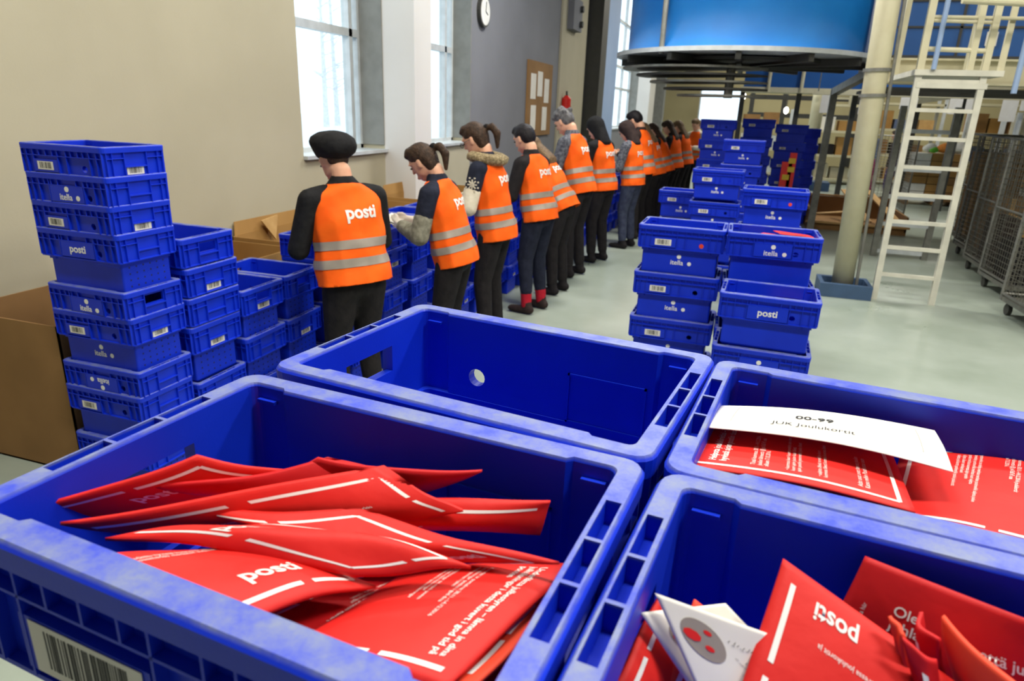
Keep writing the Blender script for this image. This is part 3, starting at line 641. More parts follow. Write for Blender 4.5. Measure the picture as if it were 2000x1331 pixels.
envelope('envelope', 'red envelope with sideways text at the right edge '+Cc, EV['C3'], 'frame', bulge=.004, bend=(0,.004,0), seed=22, wob=.0008,
  texts=[('Helpota joulukiireitäsi - jätä joulukortit\nhyvissä ajoin postiin tässä kuoressa', .0125, .08, .15, .012, 'LEFT', 0), ('Tässä kuoressa 30.11.–14.12.2016 joulukortit\njoulun kiireettä @ ja 0,65 € osa\nalkaen 7.12.2016.', .0062, .08, .36, 0, 'LEFT', 0), (lines(FI,5,11), .0056, .1, .6, 0, 'LEFT', 0)])
envelope('envelope', 'flat red envelope with white frame and text, under the white slip', EV['C1'], 'frame', bulge=.004, bend=(.0,.006,0), seed=23, wob=.0003,
  texts=[('Helpota joulukiireitäsi - jätä joulukortit\nhyvissä ajoin postiin tässä kuoressa', .0104, .12, .15, .012, 'LEFT', 0), ('Tässä kuoressa 30.11.–14.12.2016\njoulun kiireettä @ ja 0,65 € osa\nalkaen 7.12.2016.', .0065, .12, .34, 0, 'LEFT', 0),
         ('• '+lines(FI,3,13), .0056, .12, .49, 0, 'LEFT', 0), ('• '+lines(FI,2,14), .0056, .12, .62, 0, 'LEFT', 0), ('Adat osat ovat hanvat joulun\nKatso mihin Posti ottaa osan', .0068, .12, .80, 0, 'LEFT', 0)])
o, P = envelope('paper_slip', 'white slip with black print lying on the red envelopes in the right crate', EV['Cw'], '', m_paper, bulge=.002, bend=(.008,.003,0), wob=.0003, th=.0008, cat='paper', group=None)
put_text(P, '00-99', .018, .45, .50, m_black, .02, o, 'printed_text', 'CENTER'); put_text(P, 'JUK Joulukortit', .014, .45, .72, m_black, 0, o, 'printed_text', 'CENTER')
bm = bmesh.new()
for q in ((.1,.14,.9,.14),(.9,.14,.9,.78),(.9,.78,.1,.78),(.1,.78,.1,.14)): strip(bm, P, *q, .0006)
obj('printed_frame', bm, m_refl, o, label='thin grey outline')
D = 'in the lower right crate'
envelope('envelope', 'red envelope with small text standing against the back '+D, EV['D2'], '', m_redd, bulge=.004, bend=(0,.004,0), seed=31, wob=.0008, texts=[('Tillbaka här', .0048, .42, .09, 0, 'LEFT', 0), ('Ole\njuhla', .012, .62, .22, .01, 'LEFT', 1), ('että juhlan', .012, .62, .62, .01, 'LEFT', 1)])
envelope('envelope', 'leftmost red envelope with white bar beneath the white cards '+D, EV['D6'], 'left', m_red, bulge=.003, seed=32)
envelope('envelope', 'red envelope with pointed tip just behind the white cards '+D, EV['D7'], 'left', m_sal, bulge=.003, seed=33)
envelope('envelope', 'narrow red envelope standing on edge left of the curved ones '+D, EV['D4'], '', m_sal, bulge=.002, seed=34)
envelope('envelope', 'small curved red envelope in front of the back one '+D, EV['D5'], 'left', m_redd, bulge=.003, bend=(.004,.004,0), seed=35)
envelope('envelope', 'dark red curved envelope behind the salmon one '+D, EV['D8'], 'left', m_redd, bulge=.003, bend=(.004,.004,0), seed=36)
envelope('envelope', 'salmon envelope at the right edge, tip upward, '+D, EV['D3'], '', m_sal, bulge=.003, bend=(.006,.004,0), seed=37)
def card(key, label, seed, wr):
    o, P = envelope('greeting_card', label, EV[key], '', m_paper, bulge=.001, bend=(.002,0,0), wob=.0002, th=.0012, seed=seed, cat='card', group='white cards')
    bm = bmesh.new(); cu, cv, r = .30, .26, .0155
    vs = [bm.verts.new(P.top(cu+r*math.cos(t*PI/14)/P.lu, cv+r*math.sin(t*PI/14)/P.lv, .0004)) for t in range(28)]; bm.faces.new(vs); obj('round_picture', bm, m_refl, o, label='grey round print')
    bm = bmesh.new()
    for (a,b,q) in ((-.5,-.1,.30),(.35,-.45,.14),(.15,.35,.16)):
        vs = [bm.verts.new(P.top(cu+(a*r+q*r*math.cos(t*PI/4)*1.4)/P.lu, cv+(b*r+q*r*math.sin(t*PI/4))/P.lv, .0007)) for t in range(8)]; bm.faces.new(vs)
    obj('red_print', bm, m_redp, o, label='red spots')
    if wr:
        bm = bmesh.new(); rnd = random.Random(3)
        for row in range(4):
            u, v = .55+row*.02, .20+row*.12
            for k in range(10):
                u2 = u+.026; v2 = v+rnd.uniform(-.03,.03); strip(bm, P, u,v,u2,v2,.0004); u = u2 if rnd.random() > .2 else u2+.01; v = .22+row*.13+rnd.uniform(-.012,.012)
        obj('handwriting', bm, m_black, o)
card('Dw2', 'rear white card mostly hidden behind the other white card', 41, False)
card('Dw1', 'front white card with round grey and red picture and handwriting', 42, True)
envelope('envelope', 'red envelope with big rotated white lettering and white edge bar '+D, EV['D1'], 'right', bulge=.006, bend=(0,.003,0), seed=38, wob=.0006,
  texts=[('posti', .0175, .72, .87, .02, 'CENTER', 0), ('Tässä kuoressa joulukortit ja',.0052,.42,.72,0,'LEFT',0), ('joulun kiireettä alkaen\nlähetä hyvissä ajoin\npostimerkki',.0048,.48,.57,0,'LEFT',0), (lines(FI,2,33)[:36],.0048,.5,.36,0,'LEFT',0)])
# mail in the aisle crate
for k,(dx,dy,rz) in enumerate([(-.12,.02,.2),(.02,-.02,-.3),(.10,.03,.1)]):
    x, y, z = .235+dx, 4.12+dy, 1.10+k*.012; a = rz+.1; ax = Vector((math.cos(a),math.sin(a),-.08)); ay = Vector((math.sin(a),-math.cos(a),.06))
    c0 = Vector((x,y,z))-ax*.09-ay*.07
    envelope('envelope', 'red envelope %s in the crate on the aisle stack' % ['at the left','in the middle','at the right'][k], [c0, c0+ax*.2, c0+ax*.2+ay*.15, c0+ay*.15], 'topp', m_red, bulge=.006, seed=50+k)
x, y, z = .36, 3.79, .83; envelope('envelope', 'red envelope tip in the short aisle stack top crate', [(x-.1,y+.08,z-.04),(x+.08,y+.09,z-.04),(x+.08,y-.07,z-.02),(x-.1,y-.07,z-.02)], 'topp', m_red, bulge=.006, seed=55)

# ------------------------------------------------------------------ people
def hull(bm, pts, sub=2):
    """convex hull of ellipsoids [(centre, radius or radii), ...]"""
    b = bmesh.new()
    for c, r in pts:
        rr = (r,r,r) if not isinstance(r,(tuple,list)) else r
        n0 = len(b.verts); g = bmesh.ops.create_icosphere(b, subdivisions=sub, radius=1)
        for v in g['verts']: v.co = Vector((v.co.x*rr[0]+c[0], v.co.y*rr[1]+c[1], v.co.z*rr[2]+c[2]))
    r = bmesh.ops.convex_hull(b, input=b.verts)
    bmesh.ops.delete(b, geom=list({g for g in r['geom_interior']+r['geom_unused'] if isinstance(g, bmesh.types.BMVert) and g.is_valid}), context='VERTS')
    fs = [f for f in b.faces if len(f.verts) > 2]
    me = bpy.data.meshes.new('h'); b.to_mesh(me); b.free(); bm.from_mesh(me); bpy.data.meshes.remove(me)
def chain(bm, pts, sub=2):
    for a, b in zip(pts[:-1], pts[1:]): hull(bm, [a, b], sub)
def blob(bm, voxel=.012, smooth=4):
    me = bpy.data.meshes.new('b'); bm.to_mesh(me); bm.free(); o = bpy.data.objects.new('b', me); C.objects.link(o)
    r = o.modifiers.new('r','REMESH'); r.mode = 'VOXEL'; r.voxel_size = voxel
    if smooth: s = o.modifiers.new('s','SMOOTH'); s.factor = .6; s.iterations = smooth
    dg = bpy.context.evaluated_depsgraph_get(); out = bpy.data.meshes.new_from_object(o.evaluated_get(dg)); bpy.data.objects.remove(o); bpy.data.meshes.remove(me)
    return out
def part(name, me, m, root, label=None):
    me.name = name; me.materials.clear(); me.materials.append(m); me.polygons.foreach_set('use_smooth', [True]*len(me.polygons)); return link(name, me, root, label=label)
V = Vector
def person(x, y, h, face, label, lean=12, tilt=30, sleeve=f_black, sleeve2=None, trousers=f_dark, shoe=f_dark, hair='short', haircol=h_brown, vest=True, logo=True, hem=-.03, wide=1.0,
           hat=None, glove=None, sock=None, hold=True, hood=None, hands_z=.0, fine=1.0, stride=.0, glasses=False, snow=False, turn=0, group='workers in orange vests', cat='person'):
    """local frame: looks along +Y; face: compass turn of the root in degrees left of +Y"""
    root = thing('person', label, cat, (x,y,0), math.radians(face), group); s = h/1.72; root.scale = (s,s,s)
    vx = .013*fine
    L = math.radians(lean); tz = V((0,math.sin(L),math.cos(L))); ty = V((0,math.cos(L),-math.sin(L)))
    P = V((0,-.03-.10*math.sin(L),.935))
    T = lambda a,b,c: P + V((a*wide,0,0)) + ty*b + tz*c           # torso frame
    T2 = lambda a,b,c: tuple(T(a,b,c))
    neck0 = T(0,-.005,.49); hd = math.radians(lean*.6+tilt); hz = V((0,math.sin(hd),math.cos(hd))); hy = V((0,math.cos(hd),-math.sin(hd)))
    hc = neck0 + tz*.015 + hz*.125 + hy*.035
    tr = math.radians(turn); hx = V((1,0,0))
    if turn: hyr = V((-math.sin(tr)*1, math.cos(tr)*hy.y, hy.z)); hy = hyr.normalized(); hx = hy.cross(hz).normalized()
    Hd = lambda a,b,c: tuple(hc + hx*a + hy*b + hz*c)
    sh = [T(sx*.168,.005,.405) for sx in (-1,1)]
    if hold:
        hand = [V((sx*.085, P.y+.36, 1.10+hands_z)) for sx in (-1,1)]
        elb = [sh[i] + V((sx*.065, .04, -.265)) for i,sx in enumerate((-1,1))]
    else:
        hand = [V((sx*.24, P.y+.05, .80)) for sx in (-1,1)]; elb = [sh[i]+V((sx*.05,-.02,-.28)) for i,sx in enumerate((-1,1))]
    for i in (0,1):                                       # keep the forearm at human length
        d = hand[i]-elb[i]
        if d.length > .26: hand[i] = elb[i] + d.normalized()*.26
    hip = [V((sx*.088, P.y, .90)) for sx in (-1,1)]
    knee = [V((sx*.10, P.y+.045+sx*stride, .50)) for sx in (-1,1)]
    ank = [V((sx*.12, P.y-.0+sx*stride*1.6, .095)) for sx in (-1,1)]
    # ---- body, one continuous surface
    b = bmesh.new()
    hull(b, [(Hd(0,-.012,.035),(.076,.094,.088)), (Hd(0,.012,-.045),(.060,.066,.060))])
    hull(b, [(Hd(0,.040,-.085),(.034,.034,.026)), (Hd(0,.010,-.045),(.058,.06,.05))])
    hull(b, [(Hd(0,.080,.020),.010), (Hd(0,.093,-.020),.012)], 1); hull(b, [(Hd(0,.082,-.066),(.024,.012,.010)),(Hd(0,.07,-.06),.02)], 1)
    hull(b, [(Hd(-.035,.074,.036),(.018,.012,.008)),(Hd(.035,.074,.036),(.018,.012,.008))], 1)
    for sx in (-1,1): hull(b, [(Hd(sx*.078,-.008,.012),(.008,.016,.024)),(Hd(sx*.074,.0,-.02),(.007,.010,.012))], 1)
    chain(b, [(tuple(neck0-tz*.04),.062), (tuple(neck0+tz*.06+hy*.0),.054), (Hd(0,-.02,-.04),.056)])
    hull(b, [(T2(0,.01,-.0),(.125*wide,.075,.07)), (T2(0,.005,.14),(.125*wide,.085,.09))])
    hull(b, [(T2(0,.005,.14),(.13*wide,.09,.09)), (T2(0,.005,.33),(.155*wide,.105,.11)), (T2(0,-.005,.41),(.155*wide,.075,.05))])
    for i,sx in enumerate((-1,1)):
        chain(b, [(tuple(T(sx*.12,0,.42)),.058), (tuple(sh[i]),.056), (tuple(elb[i]),.042), (tuple(hand[i]),.029)])
        chain(b, [(tuple(hip[i]),.075), (tuple(knee[i]),.055), (tuple(ank[i]),.038)])
        hull(b, [(tuple(ank[i]+V((0,-.03,-.05))),.035),(tuple(ank[i]+V((sx*.01,.13,-.065))),.025)], 1)
        d = (hand[i]-elb[i]).normalized(); side = V((-sx,0,0)); pm = hand[i]+d*.055
        hull(b, [(tuple(hand[i]+d*.015),(.022,.024,.020)), (tuple(pm+d*.025+V((0,0,.022))),.013), (tuple(pm+d*.025+V((0,0,-.022))),.013)], 1)
        for q in range(4):
            o0 = pm+d*.03+V((0,0,.027-.018*q)); ln = (.036,.042,.040,.031)[q]; c1 = (d+side*.45).normalized(); c2 = (d*.35+side).normalized()
            chain(b, [(tuple(o0),.0095),(tuple(o0+c1*ln),.0088),(tuple(o0+c1*ln+c2*ln*.7),.0078)], 1)
        th0 = hand[i]+d*.03+V((0,0,.024)); chain(b, [(tuple(th0),.012),(tuple(th0+V((0,0,.022))+d*.025+side*.008),.0105),(tuple(th0+V((0,0,.022))+d*.055+side*.018),.009)], 1)
    part('body', blob(b, .0085*fine, 2), m_skin, root)
    for sx in (-1,1):
        e = bmesh.new(); hull(e, [(Hd(sx*.031,.078,.010),(.013,.008,.007))], 1); obj('eye', e, m_eye, root, True)
    if glasses:
        e = bmesh.new()
        for sx in (-1,1):
            pr = [V(Hd(sx*.034+.024*math.cos(t*PI/6), .098, .008+.018*math.sin(t*PI/6))) for t in range(13)]
            for a2,b2 in zip(pr[:-1],pr[1:]): tube(e, a2, b2, .0022, 5)
            tube(e, Hd(sx*.058,.098,.014), Hd(sx*.080,.0,.014), .002, 5)
        obj('glasses', e, m_dark, root)
    # ---- trousers
    b = bmesh.new(); hull(b, [(T2(0,-.0,.04),(.148*wide,.105,.05)), (tuple(P+V((0,-.01,-.07))),(.158*wide,.112,.09))])
    for i,sx in enumerate((-1,1)): 
        hull(b, [(tuple(hip[i]+V((0,-.01,-.05))),(.092*wide,.104,.10)), (tuple(knee[i]),.073)]); chain(b, [(tuple(knee[i]),.073),(tuple(knee[i]+(ank[i]-knee[i])*(.72 if sock else .9)),.058)])
    part('trousers', blob(b, vx, 4), trousers, root)
    if sock:
        for i in (0,1):
            b = bmesh.new(); hull(b, [(tuple(ank[i]+V((0,0,-.01))),.05),(tuple(knee[i]+(ank[i]-knee[i])*.70),.053)]); part('sock', blob(b, vx*.8, 2), sock, root)
    for i,sx in enumerate((-1,1)):
        b = bmesh.new(); hull(b, [(tuple(ank[i]+V((0,-.035,-.050))),(.042,.045,.043)),(tuple(ank[i]+V((sx*.012,.15,-.062))),(.042,.045,.031))]); hull(b, [(tuple(ank[i]+V((0,-.01,-.03))),.047),(tuple(ank[i]+V((0,0,.02))),.048)])
        part('shoe', blob(b, .011, 2), shoe, root)
    # ---- pullover
    b = bmesh.new(); tk = .016
    hull(b, [(T2(0,0,-.03),(.158*wide,.115,.06)), (T2(0,.005,.14),(.142*wide,.105,.09))])
    hull(b, [(T2(0,.005,.14),(.142*wide,.105,.09)), (T2(0,.005,.32),(.158*wide,.112,.10)), (T2(0,-.005,.40),(.148*wide,.080,.05))])
    hull(b, [(T2(0,-.005,.43),(.12*wide,.085,.05)), (tuple(neck0+tz*.025),(.066,.070,.03))])
    cuff = .86 if not glove else .80
    for i,sx in enumerate((-1,1)):
        chain(b, [(tuple(T(sx*.10,0,.42)),.070), (tuple(sh[i]),.069), (tuple(elb[i]),.060)])
        if not sleeve2: chain(b, [(tuple(elb[i]),.062), (tuple(elb[i]+(hand[i]-elb[i])*cuff),.045)])
    part('pullover', blob(b, vx, 3), sleeve, root)
    if snow:                                              # knitted star on the upper sleeve
        e = bmesh.new(); c = sh[0]+(elb[0]-sh[0])*.36+V((-.0655,-.012,0)); ax = (elb[0]-sh[0]).normalized()
        for k in range(4):
            a = k*PI/4; d = V((0,math.cos(a),math.sin(a))); d = (d-ax*0).normalized(); bar(e, tuple(c-d*.036), tuple(c+d*.036), .010, .008)
        for k in range(8):
            a = k*PI/4+PI/8; q = c+V((0,math.cos(a),math.sin(a)))*.05; bar(e, tuple(q-V((0,.005,0))), tuple(q+V((0,.005,0))), .008, .010)
        obj('knitted_star', e, f_cream, root, label='white snowflake pattern')
    if sleeve2:
        for i in (0,1):
            b = bmesh.new(); chain(b, [(tuple(elb[i]+(sh[i]-elb[i])*.42),.067),(tuple(elb[i]),.067),(tuple(elb[i]+(hand[i]-elb[i])*.86),.047)]); part('sleeve', blob(b, vx, 2), sleeve2, root)
    if glove:
        for i,sx in enumerate((-1,1)):
            b = bmesh.new(); d = (hand[i]-elb[i]).normalized(); side = V((-sx,0,0)); pm = hand[i]+d*.055
            hull(b, [(tuple(hand[i]-d*.04),.040),(tuple(hand[i]+d*.015),.030),(tuple(pm+d*.025+V((0,0,.022))),.017),(tuple(pm+d*.025+V((0,0,-.022))),.017)], 1)
            for q in range(4):
                o0 = pm+d*.03+V((0,0,.027-.018*q)); ln = (.036,.042,.040,.031)[q]; c1 = (d+side*.45).normalized(); c2 = (d*.35+side).normalized()
                chain(b, [(tuple(o0),.012),(tuple(o0+c1*ln),.0115),(tuple(o0+c1*ln+c2*ln*.7),.0105)], 1)
            th0 = hand[i]+d*.03+V((0,0,.024)); chain(b, [(tuple(th0),.015),(tuple(th0+V((0,0,.022))+d*.025+side*.008),.0135),(tuple(th0+V((0,0,.022))+d*.055+side*.018),.012)], 1)
            part('glove', blob(b, .007, 2), glove, root)
    # ---- hair, hats
    b = bmesh.new()
    if hat == 'beanie':
        hull(b, [(Hd(0,-.01,.050),(.094,.108,.055)), (Hd(0,-.045,.092),(.128,.132,.066)), (Hd(0,-.085,.055),(.118,.105,.080))])
        part('beanie', blob(b, .012, 3), f_black, root)
        b = bmesh.new(); hull(b, [(Hd(0,-.055,-.01),(.066,.05,.05))]); part('hair', blob(b, .012, 2), haircol, root)
    elif hat == 'hood':
        hull(b, [(Hd(0,-.028,.045),(.098,.115,.100)), (Hd(0,-.045,-.05),(.092,.085,.08))]); hull(b, [(Hd(0,-.045,-.05),(.092,.085,.08)), (T2(0,-.05,.45),(.10,.07,.05))])
        part('hood', blob(b, .013, 3), hood or f_black, root)
    else:
        hull(b, [(Hd(0,-.022,.052),(.086,.100,.086)), (Hd(0,-.058,.0),(.078,.058,.075))])
        if hair in ('long','pony'): hull(b, [(Hd(0,-.058,.0),(.078,.058,.075)), (Hd(0,-.055,-.05),(.068,.045,.05))])
        if hair == 'curly':
            rnd = random.Random(5)
            for q in range(26): a = rnd.uniform(0,6.28); e2 = rnd.uniform(.1,1.4); hull(b, [(Hd(.085*math.cos(a)*math.cos(e2), -.02+.100*math.sin(a)*math.cos(e2), .05+.088*math.sin(e2)), .026)], 1)
        if hair == 'long':
            hull(b, [(Hd(0,-.06,-.04),(.075,.045,.06)), (T2(0,-.085,.40),(.10,.03,.07))])
        if hair in ('pony','long','curly') : hull(b, [(Hd(0,.062,.088),(.055,.025,.016)), (Hd(0,.01,.10),(.07,.06,.03))])
        else: hull(b, [(Hd(0,.068,.088),(.05,.02,.012)), (Hd(0,.01,.10),(.07,.06,.03))])
        if hair == 'pony':
            q0 = V(Hd(0,-.115,.045)); q1 = q0+V((0,-.055,.015)); q2 = q1+V((0,-.040,-.045)); q3 = q2+V((0,-.006,-.10)); chain(b, [(tuple(q0),.018),(tuple(q1),.027),(tuple(q2),.030),(tuple(q3),.014)])
        part('hair', blob(b, .0095, 2), haircol, root)
        if hair == 'pony':
            b = bmesh.new(); hull(b, [(Hd(0,-.120,.047),.024),(Hd(0,-.130,.049),.024)]); part('hair_tie', blob(b, .009, 1), f_dark, root)
    if hood and hat != 'hood':
        b = bmesh.new(); 
        pts = [(T2(.13*math.cos(a), -.01+.115*math.sin(a), .485-.035*math.sin(a)*-1), (.052,.052,.045)) for a in [PI*k/5 for k in range(-6,2)]]
        chain(b, pts, 1); part('fur_collar', blob(b, .013, 1), hood, root)
    if vest:
        b = bmesh.new(); g = .030
        hull(b, [(T2(0,-.018,hem-.13),(.190*wide,.174,.08)), (T2(0,-.005,.14),(.180*wide,.142,.09))])
        hull(b, [(T2(0,-.005,.14),(.180*wide,.142,.09)), (T2(0,.0,.31),(.180*wide,.146,.09)), (T2(0,-.008,.435),(.178*wide,.100,.035))])
        hull(b, [(T2(0,-.008,.435),(.178*wide,.100,.035)), (T2(0,-.012,.480),(.090*wide,.085,.022))])
        me = blob(b, vx, 4)
        b = bmesh.new(); b.from_mesh(me); bpy.data.meshes.remove(me)
        rnd = random.Random(int(x*100)+int(y*10)); f1, f2 = rnd.uniform(0,6), rnd.uniform(0,6)
        for v in b.verts:                                  # soft folds in the cloth
            l = v.co-P; c = l.dot(tz); a = math.atan2(l.x, l.dot(ty)); k = .0045*math.sin(c*34+a*2.2+f1)+.0035*math.sin(c*17-a*3.1+f2)+.006*math.sin(a*5+f1)*max(0,.2-c)
            r = V((l.x,0,0))+ty*l.dot(ty); v.co += r.normalized()*k if r.length > 1e-4 else V()
        bmesh.ops.bisect_plane(b, geom=b.verts[:]+b.edges[:]+b.faces[:], plane_co=T(0,0,hem-.06), plane_no=-tz, clear_outer=True)
        bmesh.ops.bisect_plane(b, geom=b.verts[:]+b.edges[:]+b.faces[:], plane_co=T(0,0,.487), plane_no=tz, clear_outer=True)
        full = b.copy(); tree = BVHTree.FromBMesh(b)
        me = bpy.data.meshes.new('vest'); b.to_mesh(me); b.free(); ve = part('vest', me, m_vest, root)
        so = ve.modifiers.new('thickness','SOLIDIFY'); so.thickness = .003; so.offset = -1
        for (z0,z1) in ((hem+.035,hem+.083),(hem+.135,hem+.183)):
            q = full.copy()
            bmesh.ops.bisect_plane(q, geom=q.verts[:]+q.edges[:]+q.faces[:], plane_co=T(0,0,z0), plane_no=-tz, clear_outer=True)
            bmesh.ops.bisect_plane(q, geom=q.verts[:]+q.edges[:]+q.faces[:], plane_co=T(0,0,z1), plane_no=tz, clear_outer=True)
            q.normal_update()
            for v in q.verts: v.co += v.normal*.0035
            me = bpy.data.meshes.new('st'); q.to_mesh(me); q.free(); part('reflective_stripe', me, m_refl, ve)
        full.free()
        if logo:
            tm = text_mesh('posti', .098, m_white, .03, 0, name='logo'); q = bmesh.new(); q.from_mesh(tm); bpy.data.meshes.remove(tm); bmesh.ops.triangulate(q, faces=q.faces)
            for _ in range(2):
                lg = [e for e in q.edges if e.calc_length() > .02]
                if lg: bmesh.ops.subdivide_edges(q, edges=lg, cuts=1); bmesh.ops.triangulate(q, faces=q.faces)
            bad = False
            for v in q.verts:
                o3 = T(v.co.x*.98/wide+.015, -.6, .325+v.co.y); hit = tree.ray_cast(o3, ty)
                if hit[0] is None: bad = True; break
                v.co = hit[0] - ty*.004
            if not bad:
                me = bpy.data.meshes.new('logo'); q.to_mesh(me); part('logo', me, m_white, ve)
            q.free()
    if hold:                                              # envelopes held in the hands: things of their own
        ca, sa = math.cos(math.radians(face)), math.sin(math.radians(face))
        W = lambda p: V((x+(p.x*ca-p.y*sa)*s, y+(p.x*sa+p.y*ca)*s, p.z*s))
        mid = (hand[0]+hand[1])/2 + V((0,.085,.012)); rnd = random.Random(int(y*31)); e = bmesh.new()
        for q in range(2):
            a = rnd.uniform(-.3,.3); c = mid+V((0,.0,.012*q)); u = V((math.cos(a),math.sin(a),.1))*.085; v = V((-math.sin(a),math.cos(a),.25))*.055
            vs = [e.verts.new(W(c+su*u+sv*v+V((0,0,dz)))) for dz in (0,.003) for su,sv in ((-1,-1),(1,-1),(1,1),(-1,1))]
            for fq in ((3,2,1,0),(4,5,6,7),(0,1,5,4),(1,2,6,5),(2,3,7,6),(3,0,4,7)): e.faces.new([vs[k] for k in fq])
        tag(obj('letters', e, m_paper), 'white letters held by the %s' % ' '.join(label.split(',')[0].split()[:11]), 'letters', 'letters in the hands of the workers')
    return root
person(-1.94, 3.15, 1.63, 62, 'person in black beanie and black sleeves, nearest in the line of orange vests', lean=9, tilt=24, hat='beanie', haircol=h_brown, wide=1.22, hem=.0)
person(-1.72, 3.95, 1.60, 92, 'person with brown ponytail, dark hoodie and grey sleeves, second in the line', lean=14, tilt=28, hair='pony', sleeve=f_navy, sleeve2=f_grey, glove=f_glove, wide=1.05)
person(-1.74, 4.80, 1.70, 88, 'person with ponytail and glasses in white and navy snowflake sweater with fur collar', lean=10, tilt=22, hair='pony', sleeve=f_navy, sleeve2=f_cream, hood=f_fur, glasses=True, snow=True, hem=-.06)
person(-1.66, 5.72, 1.68, 72, 'person with black hair, dark trousers and red socks in the line', lean=12, tilt=18, hair='short', haircol=h_black, sleeve=f_dark, sock=f_red, trousers=f_navy, shoe=f_brown)
person(-1.66, 6.45, 1.66, 78, 'person stooping low in the line behind the worker with red socks', lean=32, tilt=25, hair='long', haircol=h_fair, sleeve=f_black)
person(-1.66, 7.25, 1.84, 74, 'person with curly grey hair and plaid shirt sleeves in the line', lean=14, tilt=25, hair='curly', haircol=h_grey, sleeve=f_plaid)
person(-1.56, 8.12, 1.74, 66, 'person in a black hood with black sleeves in the line', lean=8, tilt=25, hat='hood', sleeve=f_black)
person(-1.37, 9.2, 1.70, 72, 'person with dark brown hood, striped grey sleeves and blue-grey jeans', lean=6, tilt=30, hat='hood', hood=f_brown, sleeve=f_plaid, trousers=f_jean)
person(-1.36, 10.05, 1.84, 76, 'tall person with short black hair in dark brown pullover behind the hooded worker', lean=10, tilt=25, hair='short', haircol=h_black, sleeve=f_brown, fine=1.3)
person(-1.30, 10.9, 1.70, 80, 'person with light brown hair and black sleeves, tenth in the line', lean=16, tilt=30, hair='long', haircol=h_fair, sleeve=f_black, fine=1.4)
person(-1.24, 11.7, 1.68, 84, 'person with dark brown hair bending over the crates, eleventh in the line', lean=18, tilt=25, hair='long', haircol=h_brown, sleeve=f_black, fine=1.4, logo=False)
person(-1.16, 12.6, 1.70, 76, 'person with dark grey sleeves near the far end of the line', lean=10, tilt=25, hair='long', haircol=h_brown, sleeve=f_dark, fine=1.5, logo=False)
person(-1.06, 13.6, 1.70, 70, 'person with fair hair, last but one in the line', lean=12, tilt=25, hair='long', haircol=h_fair, sleeve=f_brown, fine=1.5, logo=False)
person(-.95, 15.4, 1.72, 150, 'person facing the camera with white sleeves at the far end of the line', lean=6, tilt=20, hair='short', haircol=h_fair, sleeve=f_cream, fine=1.5, logo=False, turn=0)
person(2.98, 18.9, 1.66, 130, 'person with blue-grey top and pink skirt in the far background', lean=8, tilt=10, vest=False, hair='long', haircol=h_fair, sleeve=f_blgr, trousers=f_pink, hold=False, fine=1.6, group=None)
person(3.35, 18.2, 1.6, 60, 'person in purple trousers partly hidden by the ladder in the far background', lean=4, tilt=5, vest=False, hair='short', haircol=h_brown, sleeve=f_brown, trousers=f_purple, hold=False, fine=1.6, group=None)

# ------------------------------------------------------------------ blue machines, columns, ladder
t = thing('sorting_drum', 'huge bright blue cylindrical machine housing hanging above the aisle', 'machine', (-.2,11,2.5))
bm = bmesh.new(); n = 64
def cyl(bm, cx, cy, r, z0, z1, n=64, r2=None, a0=0, a1=2*PI):
    r2 = r if r2 is None else r2; full = abs(a1-a0-2*PI) < 1e-6; k1 = n if full else n+1
    A = [bm.verts.new((cx+r*math.cos(a0+(a1-a0)*k/n), cy+r*math.sin(a0+(a1-a0)*k/n), z0)) for k in range(k1)]; B = [bm.verts.new((cx+r2*math.cos(a0+(a1-a0)*k/n), cy+r2*math.sin(a0+(a1-a0)*k/n), z1)) for k in range(k1)]
    for k in range(n if full else n): bm.faces.new((A[k],A[(k+1)%k1],B[(k+1)%k1],B[k]))
    bm.faces.new(A[::-1]); bm.faces.new(B)
cyl(bm, 0,0,1.60,.06,3.0); obj('drum_shell', bm, m_drum, t, True); 
for p in t.children[0].data.polygons: p.use_smooth = abs(p.normal.z) < .5
bm = bmesh.new(); cyl(bm,0,0,1.76,0,.055); obj('rim_ring', bm, m_frame, t, label='grey steel rim')
bm = bmesh.new()
for k in range(12): a = k*PI/6; bar(bm, (0,0,-.05), (1.7*math.cos(a),1.7*math.sin(a),-.05), .07, .09)
cyl(bm,0,0,.35,-.12,0,24); cyl(bm,0,0,1.2,-.06,-.02,48); obj('underside_frame', bm, m_dark, t)
bm = bmesh.new()
for (x,y) in ((-.35,-1.62),(.95,-1.40)):
    if x < 0: tube(bm, (x-.62,y+.28,-.02), (x-.62,y+.28,3.0), .035, 10)
obj('hanger_post', bm, m_grey, t)
t = thing('spiral_chute', 'dark layered steel chute trays under the left side of the blue drum', 'chute', (-.9,10.4,1.97))
for k in range(5):
    bm = bmesh.new(); cyl(bm, .15+k*.10, .2, 1.05-k*.10, .36-k*.085, .385-k*.085, 30, None, PI*.85, PI*1.85); obj('tray', bm, m_dark if k%2 else m_grey, t)
bm = bmesh.new(); tube(bm, (.62,-.35,-.0),(.62,-.35,.42), .06, 10); obj('chute_post', bm, m_grey, t)
t = thing('overhead_machine', 'long dark blue machine casing above the ladder at the upper right', 'machine', (4.25,11.6,2.55))
bm = bmesh.new(); box(bm, -2.6,3,-1.2,1.6,0,3); obj('casing', bm, m_drumd, t)
bm = bmesh.new()
for z in (.32,.62,1.0): box(bm, -2.6,3,-1.215,-1.2,z,z+.025)
for x in (-1.9,-1.0,-.1,.8): box(bm, x,x+.03,-1.215,-1.2,0,3)
obj('seam', bm, m_dark, t)
for (x,z) in ((-1.6,.12),(-.75,.42),(.2,.1)):
    bm = bmesh.new(); box(bm, x,x+.12,-1.225,-1.215,z,z+.16); obj('notice', bm, m_paper, t)
